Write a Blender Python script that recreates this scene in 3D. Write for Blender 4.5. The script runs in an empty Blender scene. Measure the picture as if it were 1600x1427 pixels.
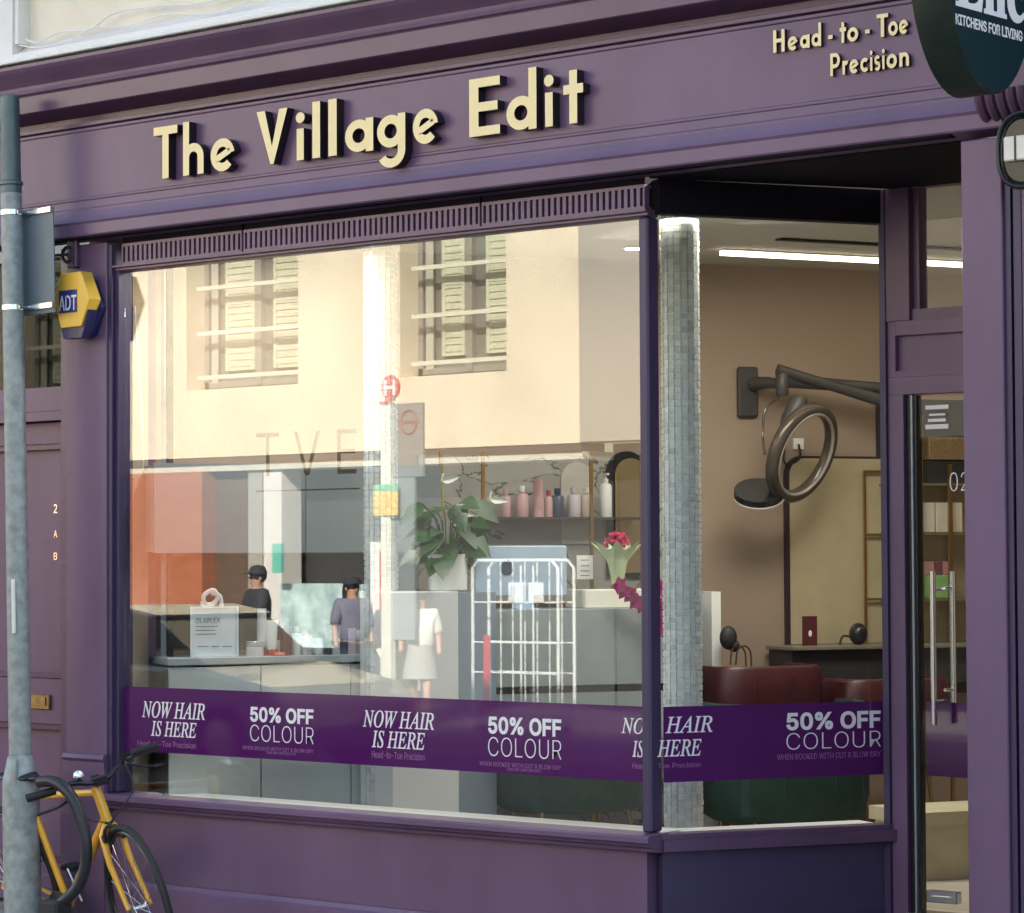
import bpy, math, random
from mathutils import Vector, Matrix
random.seed(7)
V = Vector
PI = math.pi
scene = bpy.context.scene
COL = scene.collection

# ------------------------------------------------------------------ camera
CX, CY, CZ = 9.73884, -8.62722, 1.62960
YAW, PIT, ROL, FPX = 0.707983, 0.0358595, -0.00506684, 4374.27
_v = V((-math.sin(YAW) * math.cos(PIT), math.cos(YAW) * math.cos(PIT), math.sin(PIT)))
_r0 = V((math.cos(YAW), math.sin(YAW), 0))
_u0 = _r0.cross(_v)
_r = _r0 * math.cos(ROL) + _u0 * math.sin(ROL)
_u = -_r0 * math.sin(ROL) + _u0 * math.cos(ROL)
_c = V((CX, CY, CZ))
cd = bpy.data.cameras.new('camera')
cam = bpy.data.objects.new('camera', cd)
COL.objects.link(cam)
mw = Matrix((( _r.x, _u.x, -_v.x, CX), (_r.y, _u.y, -_v.y, CY), (_r.z, _u.z, -_v.z, CZ), (0, 0, 0, 1)))
cam.matrix_world = mw
cd.sensor_fit = 'HORIZONTAL'
cd.sensor_width = 36
cd.lens = FPX / 1600 * 36
cd.clip_start = 0.1
cd.clip_end = 1000
scene.camera = cam

# ------------------------------------------------------------------ light
SUN_AZ = math.radians(24)      # from +Y towards +X
SUN_EL = math.radians(33)
w = bpy.data.worlds.new('World'); scene.world = w; w.use_nodes = True
nt = w.node_tree; nt.nodes.clear()
sky = nt.nodes.new('ShaderNodeTexSky'); sky.sky_type = 'NISHITA'; sky.sun_disc = False
sky.sun_elevation = SUN_EL; sky.sun_rotation = SUN_AZ
sky.air_density = 1.3; sky.dust_density = 2.5; sky.ozone_density = 1.0
bg = nt.nodes.new('ShaderNodeBackground'); bg.inputs[1].default_value = 0.12
out = nt.nodes.new('ShaderNodeOutputWorld')
nt.links.new(sky.outputs[0], bg.inputs[0]); nt.links.new(bg.outputs[0], out.inputs[0])
sd = bpy.data.lights.new('sun', 'SUN'); sd.energy = 4.2; sd.angle = math.radians(0.5); sd.color = (1.0, 0.93, 0.82)
sun = bpy.data.objects.new('sun', sd); COL.objects.link(sun)
sdir = V((math.sin(SUN_AZ) * math.cos(SUN_EL), math.cos(SUN_AZ) * math.cos(SUN_EL), math.sin(SUN_EL)))
sun.rotation_euler = sdir.to_track_quat('Z', 'Y').to_euler()
sun.location = (0, 10, 20)
scene.view_settings.view_transform = 'Standard'
scene.view_settings.look = 'None'
scene.view_settings.gamma = 1
scene.view_settings.use_curve_mapping = False
scene.view_settings.exposure = 1.95
scene.cycles.max_bounces = 10
scene.cycles.transparent_max_bounces = 24
scene.cycles.glossy_bounces = 5
scene.cycles.caustics_reflective = False
scene.cycles.caustics_refractive = False
scene.cycles.sample_clamp_indirect = 6

# ------------------------------------------------------------------ helpers
def ray(px, py):
    return _v * FPX + _r * (px - 800) - _u * (py - 713.5)
def at(px, py, Y):
    """point of the plane y = Y seen at that pixel of the photograph"""
    d = ray(px, py)
    return _c + d * ((Y - CY) / d.y)
def atz(px, py, Z):
    d = ray(px, py)
    return _c + d * ((Z - CZ) / d.z)
def opp(px, py, Y):
    """point across the street that the window mirrors at that pixel"""
    p = at(px, py, Y)
    return V((p.x, -p.y, p.z))
# the shop's own room stands askew to its front: X = off the party wall, Y = deeper
RA = V((1.2, 2.84, 0)); RD = V((.447, .8945, 0)); RN = V((.8945, -.447, 0))
ROOM = Matrix(((RN.x, RD.x, 0, RA.x), (RN.y, RD.y, 0, RA.y), (0, 0, 1, 0), (0, 0, 0, 1)))
def rm(px, py, off):
    d = ray(px, py)
    k = ((RA + RN * off - _c).dot(RN)) / d.dot(RN)
    p = _c + d * k
    return V((off, (p - RA).dot(RD), p.z))

_mats = {}
def mat(name, rgb, rough=.5, metal=0., var=.06, scale=9., bump=0., bscale=60., spec=.5, emit=None, es=0., coat=0., stretch=None):
    if name in _mats: return _mats[name]
    m = bpy.data.materials.new(name); m.use_nodes = True
    t = m.node_tree; b = t.nodes['Principled BSDF']
    b.inputs['Roughness'].default_value = rough
    b.inputs['Metallic'].default_value = metal
    b.inputs['Specular IOR Level'].default_value = spec
    b.inputs['Coat Weight'].default_value = coat
    tc = t.nodes.new('ShaderNodeTexCoord')
    mp = t.nodes.new('ShaderNodeMapping')
    if stretch: mp.inputs['Scale'].default_value = stretch
    t.links.new(tc.outputs['Object'], mp.inputs[0])
    n = t.nodes.new('ShaderNodeTexNoise'); n.inputs['Scale'].default_value = scale; n.inputs['Detail'].default_value = 6
    t.links.new(mp.outputs[0], n.inputs['Vector'])
    r = t.nodes.new('ShaderNodeValToRGB')
    r.color_ramp.elements[0].position = .3; r.color_ramp.elements[1].position = .7
    lo = [max(0, c * (1 - var)) for c in rgb]; hi = [min(1, c * (1 + var)) for c in rgb]
    r.color_ramp.elements[0].color = (*lo, 1); r.color_ramp.elements[1].color = (*hi, 1)
    t.links.new(n.outputs[0], r.inputs[0]); t.links.new(r.outputs[0], b.inputs['Base Color'])
    if bump:
        n2 = t.nodes.new('ShaderNodeTexNoise'); n2.inputs['Scale'].default_value = bscale; n2.inputs['Detail'].default_value = 4
        t.links.new(mp.outputs[0], n2.inputs['Vector'])
        bp = t.nodes.new('ShaderNodeBump'); bp.inputs['Strength'].default_value = bump; bp.inputs['Distance'].default_value = .01
        t.links.new(n2.outputs[0], bp.inputs['Height']); t.links.new(bp.outputs[0], b.inputs['Normal'])
    if emit:
        b.inputs['Emission Color'].default_value = (*emit, 1); b.inputs['Emission Strength'].default_value = es
    _mats[name] = m
    return m

def glass_mat(name, refl, tint=(.93, .96, .95), wave=.0):
    m = bpy.data.materials.new(name); m.use_nodes = True
    t = m.node_tree; t.nodes.clear()
    o = t.nodes.new('ShaderNodeOutputMaterial'); mx = t.nodes.new('ShaderNodeMixShader')
    tr = t.nodes.new('ShaderNodeBsdfTransparent'); tr.inputs[0].default_value = (*tint, 1)
    gl = t.nodes.new('ShaderNodeBsdfGlossy'); gl.inputs['Roughness'].default_value = 0.0
    lw = t.nodes.new('ShaderNodeLayerWeight'); lw.inputs[0].default_value = .5
    p = t.nodes.new('ShaderNodeMath'); p.operation = 'POWER'; p.inputs[1].default_value = 5
    a = t.nodes.new('ShaderNodeMath'); a.operation = 'MULTIPLY_ADD'; a.inputs[1].default_value = 1 - refl; a.inputs[2].default_value = refl
    t.links.new(lw.outputs['Facing'], p.inputs[0]); t.links.new(p.outputs[0], a.inputs[0])
    t.links.new(a.outputs[0], mx.inputs[0]); t.links.new(tr.outputs[0], mx.inputs[1]); t.links.new(gl.outputs[0], mx.inputs[2])
    if wave:
        tc = t.nodes.new('ShaderNodeTexCoord'); n = t.nodes.new('ShaderNodeTexNoise'); n.inputs['Scale'].default_value = 1.1; n.inputs['Detail'].default_value = 1
        t.links.new(tc.outputs['Object'], n.inputs['Vector'])
        b = t.nodes.new('ShaderNodeBump'); b.inputs['Strength'].default_value = 1; b.inputs['Distance'].default_value = wave
        t.links.new(n.outputs[0], b.inputs['Height']); t.links.new(b.outputs[0], gl.inputs['Normal'])
    t.links.new(mx.outputs[0], o.inputs[0])
    return m

def brick_mat(name, c1, c2, mortar, scale=1.0):
    m = bpy.data.materials.new(name); m.use_nodes = True
    t = m.node_tree; b = t.nodes['Principled BSDF']; b.inputs['Roughness'].default_value = .85
    tc = t.nodes.new('ShaderNodeTexCoord'); mp = t.nodes.new('ShaderNodeMapping')
    mp.inputs['Rotation'].default_value = (PI / 2, 0, 0)
    br = t.nodes.new('ShaderNodeTexBrick')
    br.inputs['Color1'].default_value = (*c1, 1); br.inputs['Color2'].default_value = (*c2, 1); br.inputs['Mortar'].default_value = (*mortar, 1)
    br.inputs['Scale'].default_value = scale; br.inputs['Brick Width'].default_value = .225; br.inputs['Row Height'].default_value = .075; br.inputs['Mortar Size'].default_value = .008
    t.links.new(tc.outputs['Object'], mp.inputs[0]); t.links.new(mp.outputs[0], br.inputs['Vector'])
    t.links.new(br.outputs[0], b.inputs['Base Color'])
    return m

class B:
    """collects shapes; build() links them as one mesh object"""
    def __init__(s, mx=None): s.v = []; s.f = []; s.m = []; s.sm = []; s.mx = mx
    def add(s, vs, fs, mi=0, smooth=False):
        k = len(s.v)
        s.v += [tuple(s.mx @ V(p)) if s.mx else tuple(p) for p in vs]
        s.f += [tuple(i + k for i in f) for f in fs]
        s.m += [mi] * len(fs); s.sm += [smooth] * len(fs)
        return s
    def box(s, x0, x1, y0, y1, z0, z1, mi=0, ch=0.):
        if ch <= 0:
            vs = [(x, y, z) for z in (z0, z1) for y in (y0, y1) for x in (x0, x1)]
            return s.add(vs, [(0, 2, 3, 1), (4, 5, 7, 6), (0, 1, 5, 4), (2, 6, 7, 3), (0, 4, 6, 2), (1, 3, 7, 5)], mi)
        c = ch
        vs = []
        for z, e in ((z0, c), (z0 + c, 0), (z1 - c, 0), (z1, c)):
            vs += [(x0 + c + e * 0, y0 + e, z), (x1 - c, y0 + e, z), (x1 - e, y0 + c, z), (x1 - e, y1 - c, z), (x1 - c, y1 - e, z), (x0 + c, y1 - e, z), (x0 + e, y1 - c, z), (x0 + e, y0 + c, z)]
        fs = [tuple(range(7, -1, -1)), tuple(range(24, 32))]
        for k in range(3):
            for i in range(8):
                j = (i + 1) % 8
                fs.append((k * 8 + i, k * 8 + j, k * 8 + 8 + j, k * 8 + 8 + i))
        return s.add(vs, fs, mi)
    def prism_x(s, prof, x0, x1, mi=0):
        """polygon of (y, z) swept along x"""
        n = len(prof)
        vs = [(x0, y, z) for y, z in prof] + [(x1, y, z) for y, z in prof]
        fs = [tuple(range(n))[::-1], tuple(range(n, 2 * n))] + [(i, (i + 1) % n, n + (i + 1) % n, n + i) for i in range(n)]
        return s.add(vs, fs, mi)
    def prism_y(s, prof, y0, y1, mi=0, mside=None):
        n = len(prof)
        vs = [(x, y0, z) for x, z in prof] + [(x, y1, z) for x, z in prof]
        s.add(vs, [tuple(range(n))], mi)
        k = len(s.v) - 2 * n
        fs = [tuple(range(n, 2 * n))[::-1]] + [(i, (i + 1) % n, n + (i + 1) % n, n + i) for i in range(n)]
        s.f += [tuple(i + k for i in f) for f in fs]
        s.m += [mi if mside is None else mside] * len(fs); s.sm += [False] * len(fs)
        return s
    def prism_z(s, prof, z0, z1, mi=0):
        n = len(prof)
        vs = [(x, y, z0) for x, y in prof] + [(x, y, z1) for x, y in prof]
        return s.add(vs, [tuple(range(n))[::-1], tuple(range(n, 2 * n))] + [(i, (i + 1) % n, n + (i + 1) % n, n + i) for i in range(n)], mi)
    def tube(s, pts, r, n=8, mi=0, closed=False, cap=True):
        pts = [V(p) for p in pts]; N = len(pts)
        rr = r if isinstance(r, (list, tuple)) else [r] * N
        vs = []; prev = None
        for i, p in enumerate(pts):
            if closed: t = pts[(i + 1) % N] - pts[i - 1]
            else: t = pts[min(i + 1, N - 1)] - pts[max(i - 1, 0)]
            if t.length < 1e-9: t = V((0, 0, 1))
            t.normalize()
            if prev is None:
                a = V((0, 0, 1)) if abs(t.z) < .9 else V((1, 0, 0))
                u = t.cross(a).normalized()
            else:
                u = (prev - t * prev.dot(t))
                u = u.normalized() if u.length > 1e-6 else t.orthogonal().normalized()
            prev = u; w_ = t.cross(u)
            for k in range(n):
                an = 2 * PI * k / n
                vs.append(p + (u * math.cos(an) + w_ * math.sin(an)) * rr[i])
        fs = []
        for i in range(N if closed else N - 1):
            j = (i + 1) % N
            for k in range(n):
                l = (k + 1) % n
                fs.append((i * n + k, i * n + l, j * n + l, j * n + k))
        if cap and not closed:
            fs.append(tuple(range(n))[::-1]); fs.append(tuple(range((N - 1) * n, N * n)))
        return s.add(vs, fs, mi, True)
    def lathe(s, prof, c=(0, 0, 0), n=24, mi=0, ax='z'):
        """(r, h) profile round an axis through c"""
        vs = []
        for r, h in prof:
            for k in range(n):
                a = 2 * PI * k / n
                p = (r * math.cos(a), r * math.sin(a), h)
                if ax == 'y': p = (p[0], p[2], p[1])
                if ax == 'x': p = (p[2], p[0], p[1])
                vs.append((c[0] + p[0], c[1] + p[1], c[2] + p[2]))
        fs = []
        for i in range(len(prof) - 1):
            for k in range(n):
                l = (k + 1) % n
                fs.append((i * n + k, i * n + l, (i + 1) * n + l, (i + 1) * n + k))
        if prof[0][0] > 1e-4: fs.append(tuple(range(n))[::-1])
        if prof[-1][0] > 1e-4: fs.append(tuple(range((len(prof) - 1) * n, len(prof) * n)))
        return s.add(vs, fs, mi, True)
    def ball(s, c, r, mi=0, n=12, sq=(1, 1, 1)):
        pr = [(max(1e-5, math.sin(PI * i / n)), -math.cos(PI * i / n)) for i in range(n + 1)]
        vs = []
        for a, h in pr:
            for k in range(n * 2):
                t = PI * k / n
                vs.append((c[0] + r * sq[0] * a * math.cos(t), c[1] + r * sq[1] * a * math.sin(t), c[2] + r * sq[2] * h))
        m_ = n * 2
        fs = [(i * m_ + k, i * m_ + (k + 1) % m_, (i + 1) * m_ + (k + 1) % m_, (i + 1) * m_ + k) for i in range(n) for k in range(m_)]
        return s.add(vs, fs, mi, True)
    def build(s, name, mats, parent=None, local=False, kind=None, label=None, fix=True, bevel=0):
        me = bpy.data.meshes.new(name)
        me.from_pydata(s.v, [], s.f)
        for m in (mats if isinstance(mats, (list, tuple)) else [mats]): me.materials.append(m)
        me.polygons.foreach_set('material_index', s.m)
        me.polygons.foreach_set('use_smooth', s.sm)
        if fix:
            import bmesh
            bm = bmesh.new(); bm.from_mesh(me); bmesh.ops.recalc_face_normals(bm, faces=bm.faces); bm.to_mesh(me); bm.free()
        me.update()
        if any(s.sm):
            try: me.set_sharp_from_angle(angle=math.radians(40))
            except Exception: pass
        o = bpy.data.objects.new(name, me); COL.objects.link(o)
        if bevel:
            md = o.modifiers.new('bevel', 'BEVEL'); md.width = bevel; md.segments = 2; md.limit_method = 'ANGLE'; md.angle_limit = math.radians(40)
        if parent:
            o.parent = parent
            if not local: o.matrix_parent_inverse = wm(parent).inverted()
        if kind: o['kind'] = kind
        if label: o['label'] = label
        return o

def wm(o):
    m = Matrix.LocRotScale(o.location, o.rotation_euler, o.scale)
    if o.parent: m = wm(o.parent) @ o.matrix_parent_inverse @ m
    return m
def root(name, label, cat, loc=(0, 0, 0), rz=0, group=None):
    o = bpy.data.objects.new(name, None); COL.objects.link(o)
    o.location = loc; o.rotation_euler = (0, 0, rz); o.empty_display_size = .1
    o['label'] = label; o['category'] = cat
    if group: o['group'] = group
    return o
def tag(o, label=None, cat=None, group=None, kind=None):
    if label: o['label'] = label
    if cat: o['category'] = cat
    if group: o['group'] = group
    if kind: o['kind'] = kind
    return o
def kids(o): return [c for c in bpy.data.objects if c.parent == o]
def copy_tree(o, loc=None, rz=None, label=None, parent=None, ch=None):
    c = o.copy(); COL.objects.link(c)
    if parent: c.parent = parent
    if loc is not None: c.location = loc
    if rz is not None: c.rotation_euler = (0, 0, rz)
    if label: c['label'] = label
    for k in (ch if ch is not None else kids(o)):
        copy_tree(k, parent=c)
    return c
def share(o, name, parent, mx=None):
    c = bpy.data.objects.new(name, o.data); COL.objects.link(c); c.parent = parent
    c.matrix_parent_inverse = wm(parent).inverted()
    if mx is not None: c.matrix_basis = mx
    return c
def pt(*ps): return [V(p) for p in ps]
def arc(c, r, a0, a1, n, plane='xz'):
    o = []
    for i in range(n + 1):
        a = math.radians(a0 + (a1 - a0) * i / n)
        x, y = r * math.cos(a), r * math.sin(a)
        o.append(V((c[0] + x, c[1], c[2] + y)) if plane == 'xz' else V((c[0] + x, c[1] + y, c[2])) if plane == 'xy' else V((c[0], c[1] + x, c[2] + y)))
    return o
def smooth(pts, k=6):
    pts = [V(p) for p in pts]; o = []
    P = [pts[0] * 2 - pts[1]] + pts + [pts[-1] * 2 - pts[-2]]
    for i in range(1, len(P) - 2):
        for j in range(k):
            t = j / k
            a, b, c, d = P[i - 1], P[i], P[i + 1], P[i + 2]
            o.append(.5 * ((2 * b) + (c - a) * t + (2 * a - 5 * b + 4 * c - d) * t * t + (3 * b - a - 3 * c + d) * t ** 3))
    o.append(pts[-1]); return o

# fonts that come with Blender
def _font(fn):
    try: return bpy.data.fonts.load(bpy.utils.resource_path('LOCAL') + '/datafiles/fonts/' + fn)
    except Exception: return None
F_SANS = _font('Inter.woff2'); F_MATH = _font('NotoSansMath-Regular.woff2')
def italic(t): return ''.join(chr(0x1D434 + ord(c) - 65) if c.isupper() and F_MATH else c for c in t)
def boldserif(t):
    if not F_MATH: return t
    return ''.join(chr(0x1D400 + ord(c) - 65) if c.isupper() else chr(0x1D41A + ord(c) - 97) if c.islower() else c for c in t)
def text(name, body, font, O, U, Z, N, wid, hgt, m, parent, weight=0., depth=.0006, label=None):
    """flat lettering: lower left corner O, along U, up Z, out of the surface N"""
    cu = bpy.data.curves.new(name, 'FONT'); cu.body = body; cu.resolution_u = 4
    if font: cu.font = font
    cu.offset = weight; cu.extrude = .01
    o = bpy.data.objects.new(name, cu); COL.objects.link(o)
    dg = bpy.context.evaluated_depsgraph_get()
    me = bpy.data.meshes.new_from_object(o.evaluated_get(dg))
    bpy.data.objects.remove(o); bpy.data.curves.remove(cu)
    xs = [v.co.x for v in me.vertices]; ys = [v.co.y for v in me.vertices]
    if not xs: return None
    x0, x1, y0, y1 = min(xs), max(xs), min(ys), max(ys)
    U = V(U).normalized(); Z = V(Z).normalized(); N = V(N).normalized(); O = V(O)
    for v in me.vertices:
        a = (v.co.x - x0) / (x1 - x0) * wid; b = (v.co.y - y0) / (y1 - y0) * hgt
        v.co = O + U * a + Z * b + N * (v.co.z / .01 * depth)
    me.materials.clear(); me.materials.append(m); me.name = name
    ob = bpy.data.objects.new(name, me); COL.objects.link(ob)
    ob.parent = parent; ob.matrix_parent_inverse = wm(parent).inverted()
    if label: ob['label'] = label
    return ob

# geometric sans capitals and small letters for the raised sign, cut from strokes
def glyph(ch, t=.155):
    """list of (x,z) polygons; cap height 1"""
    P = []
    def ln(a, b, tt=None, k=0):
        tt = tt or t
        a = V((a[0], a[1])); b = V((b[0], b[1])); d = (b - a).normalized(); n = V((-d.y, d.x)) * tt / 2
        P.append([a - n, b - n, b + n, a + n])
    def ring(cx, cz, R, a0=0, a1=360, n=26, tt=None, sx=1.0):
        tt = tt or t
        n = max(4, int(n * abs(a1 - a0) / 360))
        for i in range(n):
            q = [math.radians(a0 + (a1 - a0) * (i + e) / n) for e in (0, 1)]
            P.append([V((cx + sx * (R + s) * math.cos(a), cz + (R + s) * math.sin(a))) for a, s in ((q[0], -tt / 2), (q[1], -tt / 2), (q[1], tt / 2), (q[0], tt / 2))])
    def stem(x, z0, z1): P.append([V((x - t / 2, z0)), V((x + t / 2, z0)), V((x + t / 2, z1)), V((x - t / 2, z1))])
    def bar(z, x0, x1): P.append([V((x0, z - t / 2)), V((x1, z - t / 2)), V((x1, z + t / 2)), V((x0, z + t / 2))])
    def dot(x, z, R=.1): P.append([V((x + R * math.cos(2 * PI * i / 16), z + R * math.sin(2 * PI * i / 16))) for i in range(16)])
    h = t / 2; xh = .6; R = .3 - h + .0
    if ch == 'T': stem(.3, 0, 1 - t); bar(1 - h, 0, .6)
    elif ch == 'H': stem(h, 0, 1); stem(.6 - h, 0, 1); bar(.52, t, .6 - t)
    elif ch == 'E': stem(h, 0, 1); bar(h, t, .52); bar(.5, t, .48); bar(1 - h, t, .52)
    elif ch == 'P': stem(h, 0, 1); bar(1 - h, t, .3); bar(.42 + h * 0, t, .3); ring(.3, .67, .25, -90, 90)
    elif ch == 'V':
        P.append([V((0, 1)), V((.31 - t * .2, 0)), V((.31 + t * .2, 0)), V((.31 + t * .1, t * 1.6)), V((t * 1.05, 1))])
        P.append([V((.62, 1)), V((.62 - t * 1.05, 1)), V((.31 - t * .1, t * 1.6)), V((.31 + t * .2, 0))])
    elif ch == 'h': stem(h, 0, 1.02); ring(.27, .33, .27 - h, 0, 180); stem(.54 - h, 0, .33)
    elif ch == 'n': stem(h, 0, .6); ring(.27, .33, .27 - h, 0, 180); stem(.54 - h, 0, .33)
    elif ch == 'r': stem(h, 0, .6); ring(.3, .3, .3 - h, 70, 150)
    elif ch == 'e': ring(.31, .3, .31 - h, 8, 318); ln((.13, .215), (.50, .375), t * .8)
    elif ch == 'c': ring(.31, .3, .31 - h, 45, 315)
    elif ch == 'o': ring(.31, .3, .31 - h)
    elif ch == 's': ring(.2, .43, .16 - h * .3, 30, 270, tt=t * .85); ring(.2, .17, .16 - h * .3, -150, 90, tt=t * .85)
    elif ch == 'i': stem(h, 0, .58); dot(h, .78)
    elif ch == 'l': stem(h, 0, 1.03)
    elif ch == 'a': ring(.29, .3, .29 - h); stem(.6 - h, 0, .6)
    elif ch == 'd': ring(.29, .3, .29 - h); stem(.6 - h, 0, 1.05)
    elif ch == 'g': ring(.29, .3, .29 - h); stem(.6 - h, -.05, .6); ring(.3, -.05, .3 - h, -150, 0)
    elif ch == 't': stem(.2, 0, .9); bar(.58, 0, .4)
    elif ch == '-': bar(.33, 0, .2)
    return P
def letter(ch, x0, x1, zb, cap, y, dep, mats, parent, t=.155):
    P = glyph(ch, t); xs = [p.x for q in P for p in q]; a, b_ = min(xs), max(xs)
    b = B()
    for i, q in enumerate(P):
        e = (i % 7) * .00003
        b.prism_y([(x0 + (p.x - a) / (b_ - a) * (x1 - x0), zb + p.y * cap) for p in q], y - dep + e, y - .002, 0, 1)
    return b.build('letter', mats, parent)

# ------------------------------------------------------------------ materials
PURPLE = mat('purple_paint', (.145, .082, .160), .38, var=.15, scale=2.4, bump=.2, bscale=14, stretch=(1, 1, .4))
PURPLE_D = mat('purple_gloss_trim', (.110, .058, .118), .32, var=.12, scale=3, bump=.12, bscale=30)
PURPLE_B = mat('blue_purple_shade_trim', (.052, .036, .092), .4, var=.06)  # bluish trim tone, also carries the lobby side's shade in its colour
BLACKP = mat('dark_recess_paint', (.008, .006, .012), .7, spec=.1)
WHITEP = mat('white_masonry_paint', (.78, .75, .71), .75, var=.05, scale=3, bump=.35, bscale=30)
WHITE = mat('white_laminate', (.80, .80, .78), .4, var=.02)
CREAM = mat('gold_letter_face', (.98, .80, .42), .45, var=.02)
LBLACK = mat('letter_return_black', (.018, .012, .02), .3)
GALV = mat('galvanised_grey_steel', (.31, .35, .35), .5, metal=.15, var=.25, scale=22, bump=.2, bscale=50)
GALV2 = mat('grey_sign_back', (.14, .19, .23), .5, metal=.2, var=.08, scale=6)
STEEL = mat('bright_steel', (.7, .71, .72), .22, metal=1, var=.03)
BRASS = mat('brushed_brass', (.42, .26, .09), .35, metal=.9, var=.1)
BLACK = mat('black_rubber', (.018, .018, .02), .6, var=.2)
BLACKG = mat('black_gloss', (.015, .015, .017), .25)
YEL = mat('alarm_box_yellow', (.83, .50, .06), .4, var=.04)
NAVY = mat('navy_plastic', (.02, .02, .09), .35)
ORANGE = mat('orange_bike_enamel', (.93, .46, .03), .28, var=.04, coat=.5)
VINYL = mat('purple_vinyl_film', (.085, .012, .11), .04, var=.05, spec=.6)
VWHITE = mat('white_vinyl_print', (.85, .83, .84), .5, var=.02)
VPINK = mat('faint_mauve_print', (.30, .12, .30), .5)
GOLDV = mat('bronze_vinyl_print', (.12, .075, .03), .5)
STONE = mat('pale_paving_stone', (.36, .34, .31), .85, var=.15, scale=7, bump=.5, bscale=80)
SLAB = mat('grey_paving_slab', (.24, .23, .21), .9, var=.18, scale=5, bump=.5, bscale=90)
ASPH = mat('asphalt', (.055, .053, .05), .9, var=.25, scale=40, bump=.6, bscale=200)
TAN = mat('tan_plaster', (.34, .255, .19), .8, var=.04, scale=1.5, bump=.1)
CEIL = mat('warm_white_ceiling', (.62, .60, .54), .8, var=.02)
FLOORM = mat('salon_pale_floor', (.50, .45, .38), .35, var=.1, scale=4)
RGREY = mat('light_grey_cabinet', (.40, .44, .45), .4, var=.03)
GREEN_V = mat('green_velvet', (.005, .038, .027), .75, var=.3, scale=14)
MAROON = mat('maroon_leather', (.055, .010, .012), .4, var=.2, scale=9)
LEAF = mat('dark_green_leaf', (.020, .075, .016), .4, var=.35, scale=10)
LEAFP = mat('pale_green_leaf', (.35, .45, .15), .45, var=.2)
PETAL = mat('white_spathe', (.85, .86, .74), .4, var=.04)
MAG = mat('magenta_bloom', (.5, .015, .09), .6, var=.5, scale=40)
ORCH = mat('purple_orchid', (.30, .012, .12), .6, var=.5, scale=30)
PAPER = mat('white_paper', (.78, .78, .76), .7, var=.02)
PAPERG = mat('green_wrapping_paper', (.55, .66, .42), .6, var=.15)
MIRR = mat('bronze_mirror', (.78, .66, .40), .12, metal=.85, var=.03)
DARKI = mat('dark_interior', (.03, .028, .027), .6, var=.3)
BLIND = mat('clear_white_plastic', (.75, .75, .70), .4)
GLASS = glass_mat('window_glass', .125, tint=(.95, .97, .96), wave=.00012)
GLASS_R = glass_mat('side_glass', .02, tint=(.95, .965, .95))
GLASS_O = glass_mat('dark_upper_glass', .02, tint=(.5, .52, .5))

# ------------------------------------------------------------------ ground
GZ = -.17            # our pavement
def struct(b, name, m, **k): return b.build(name, m, kind='structure', **k)
pv = struct(B().box(-40, 30, -2.9, 1.6, -.5, GZ - .04), 'pavement', SLAB)
slabm = B().box(-.448, .448, -.298, .298, -.038, 0, ch=.004)
first = None
for i in range(16):
    for j in range(4):
        x = -5.2 + i * .9 + (.45 if j % 2 else 0); y = -.56 - j * .6
        mx = Matrix.Translation((x, y, GZ + random.uniform(-.002, .002)))
        if first is None:
            first = slabm.build('paving_slab', SLAB, pv); first.matrix_basis = mx
        else: share(first, 'paving_slab', pv, mx)
struct(B().box(-40, 30, -3.06, -2.9, -.5, GZ + .004, ch=.01), 'kerb', STONE)
struct(B().box(-120, 120, -12.2, -3.06, -.6, -.29), 'road', ASPH)
struct(B().box(-60, 40, -12.36, -12.2, -.6, -.12, ch=.01).box(-60, 40, -16.9, -12.36, -.6, -.13), 'far_pavement', STONE)
struct(B().box(-200, 200, -200, 200, -.9, -.62), 'ground', ASPH)
LINEM = mat('yellow_road_paint', (.62, .48, .08), .7, var=.2)
struct(B().box(-60, 40, -3.32, -3.22, -.29, -.286).box(-60, 40, -3.54, -3.44, -.29, -.286).box(-60, 40, -11.95, -11.85, -.29, -.286), 'road_marking', LINEM)
struct(B().box(-3.2, -.36, -.32, 0.6, GZ - .02, -.02, ch=.01).box(-.35, 3.0, -.13, .0, GZ - .02, -.035, ch=.008), 'stone_step', STONE)
# lobby floor, one step up, between the side window and the door
struct(B().prism_z([(3.14, -.04), (4.52, -.04), (4.52, .93), (3.62, .93)], GZ - .02, .195), 'lobby_floor', mat('lobby_concrete', (.16, .155, .15), .8, var=.15, scale=12))

# ------------------------------------------------------------------ shop front
SF = root('shopfront', 'purple painted timber shopfront with gold raised sign letters above a large window', 'shopfront', (0, 0, GZ))
# mouldings: profiles (y, z) brought to their true, shallow projection
def shal(prof):
    o = []
    for y, z in prof:
        y2 = y * .5 + .02; k = (y2 - CY) / (y - CY); o.append((y2, CZ + (z - CZ) * k))
    return o
def shx(x, y=-.2):
    return CX + (x - CX) * ((y * .5 + .02 - CY) / (y - CY))
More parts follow.
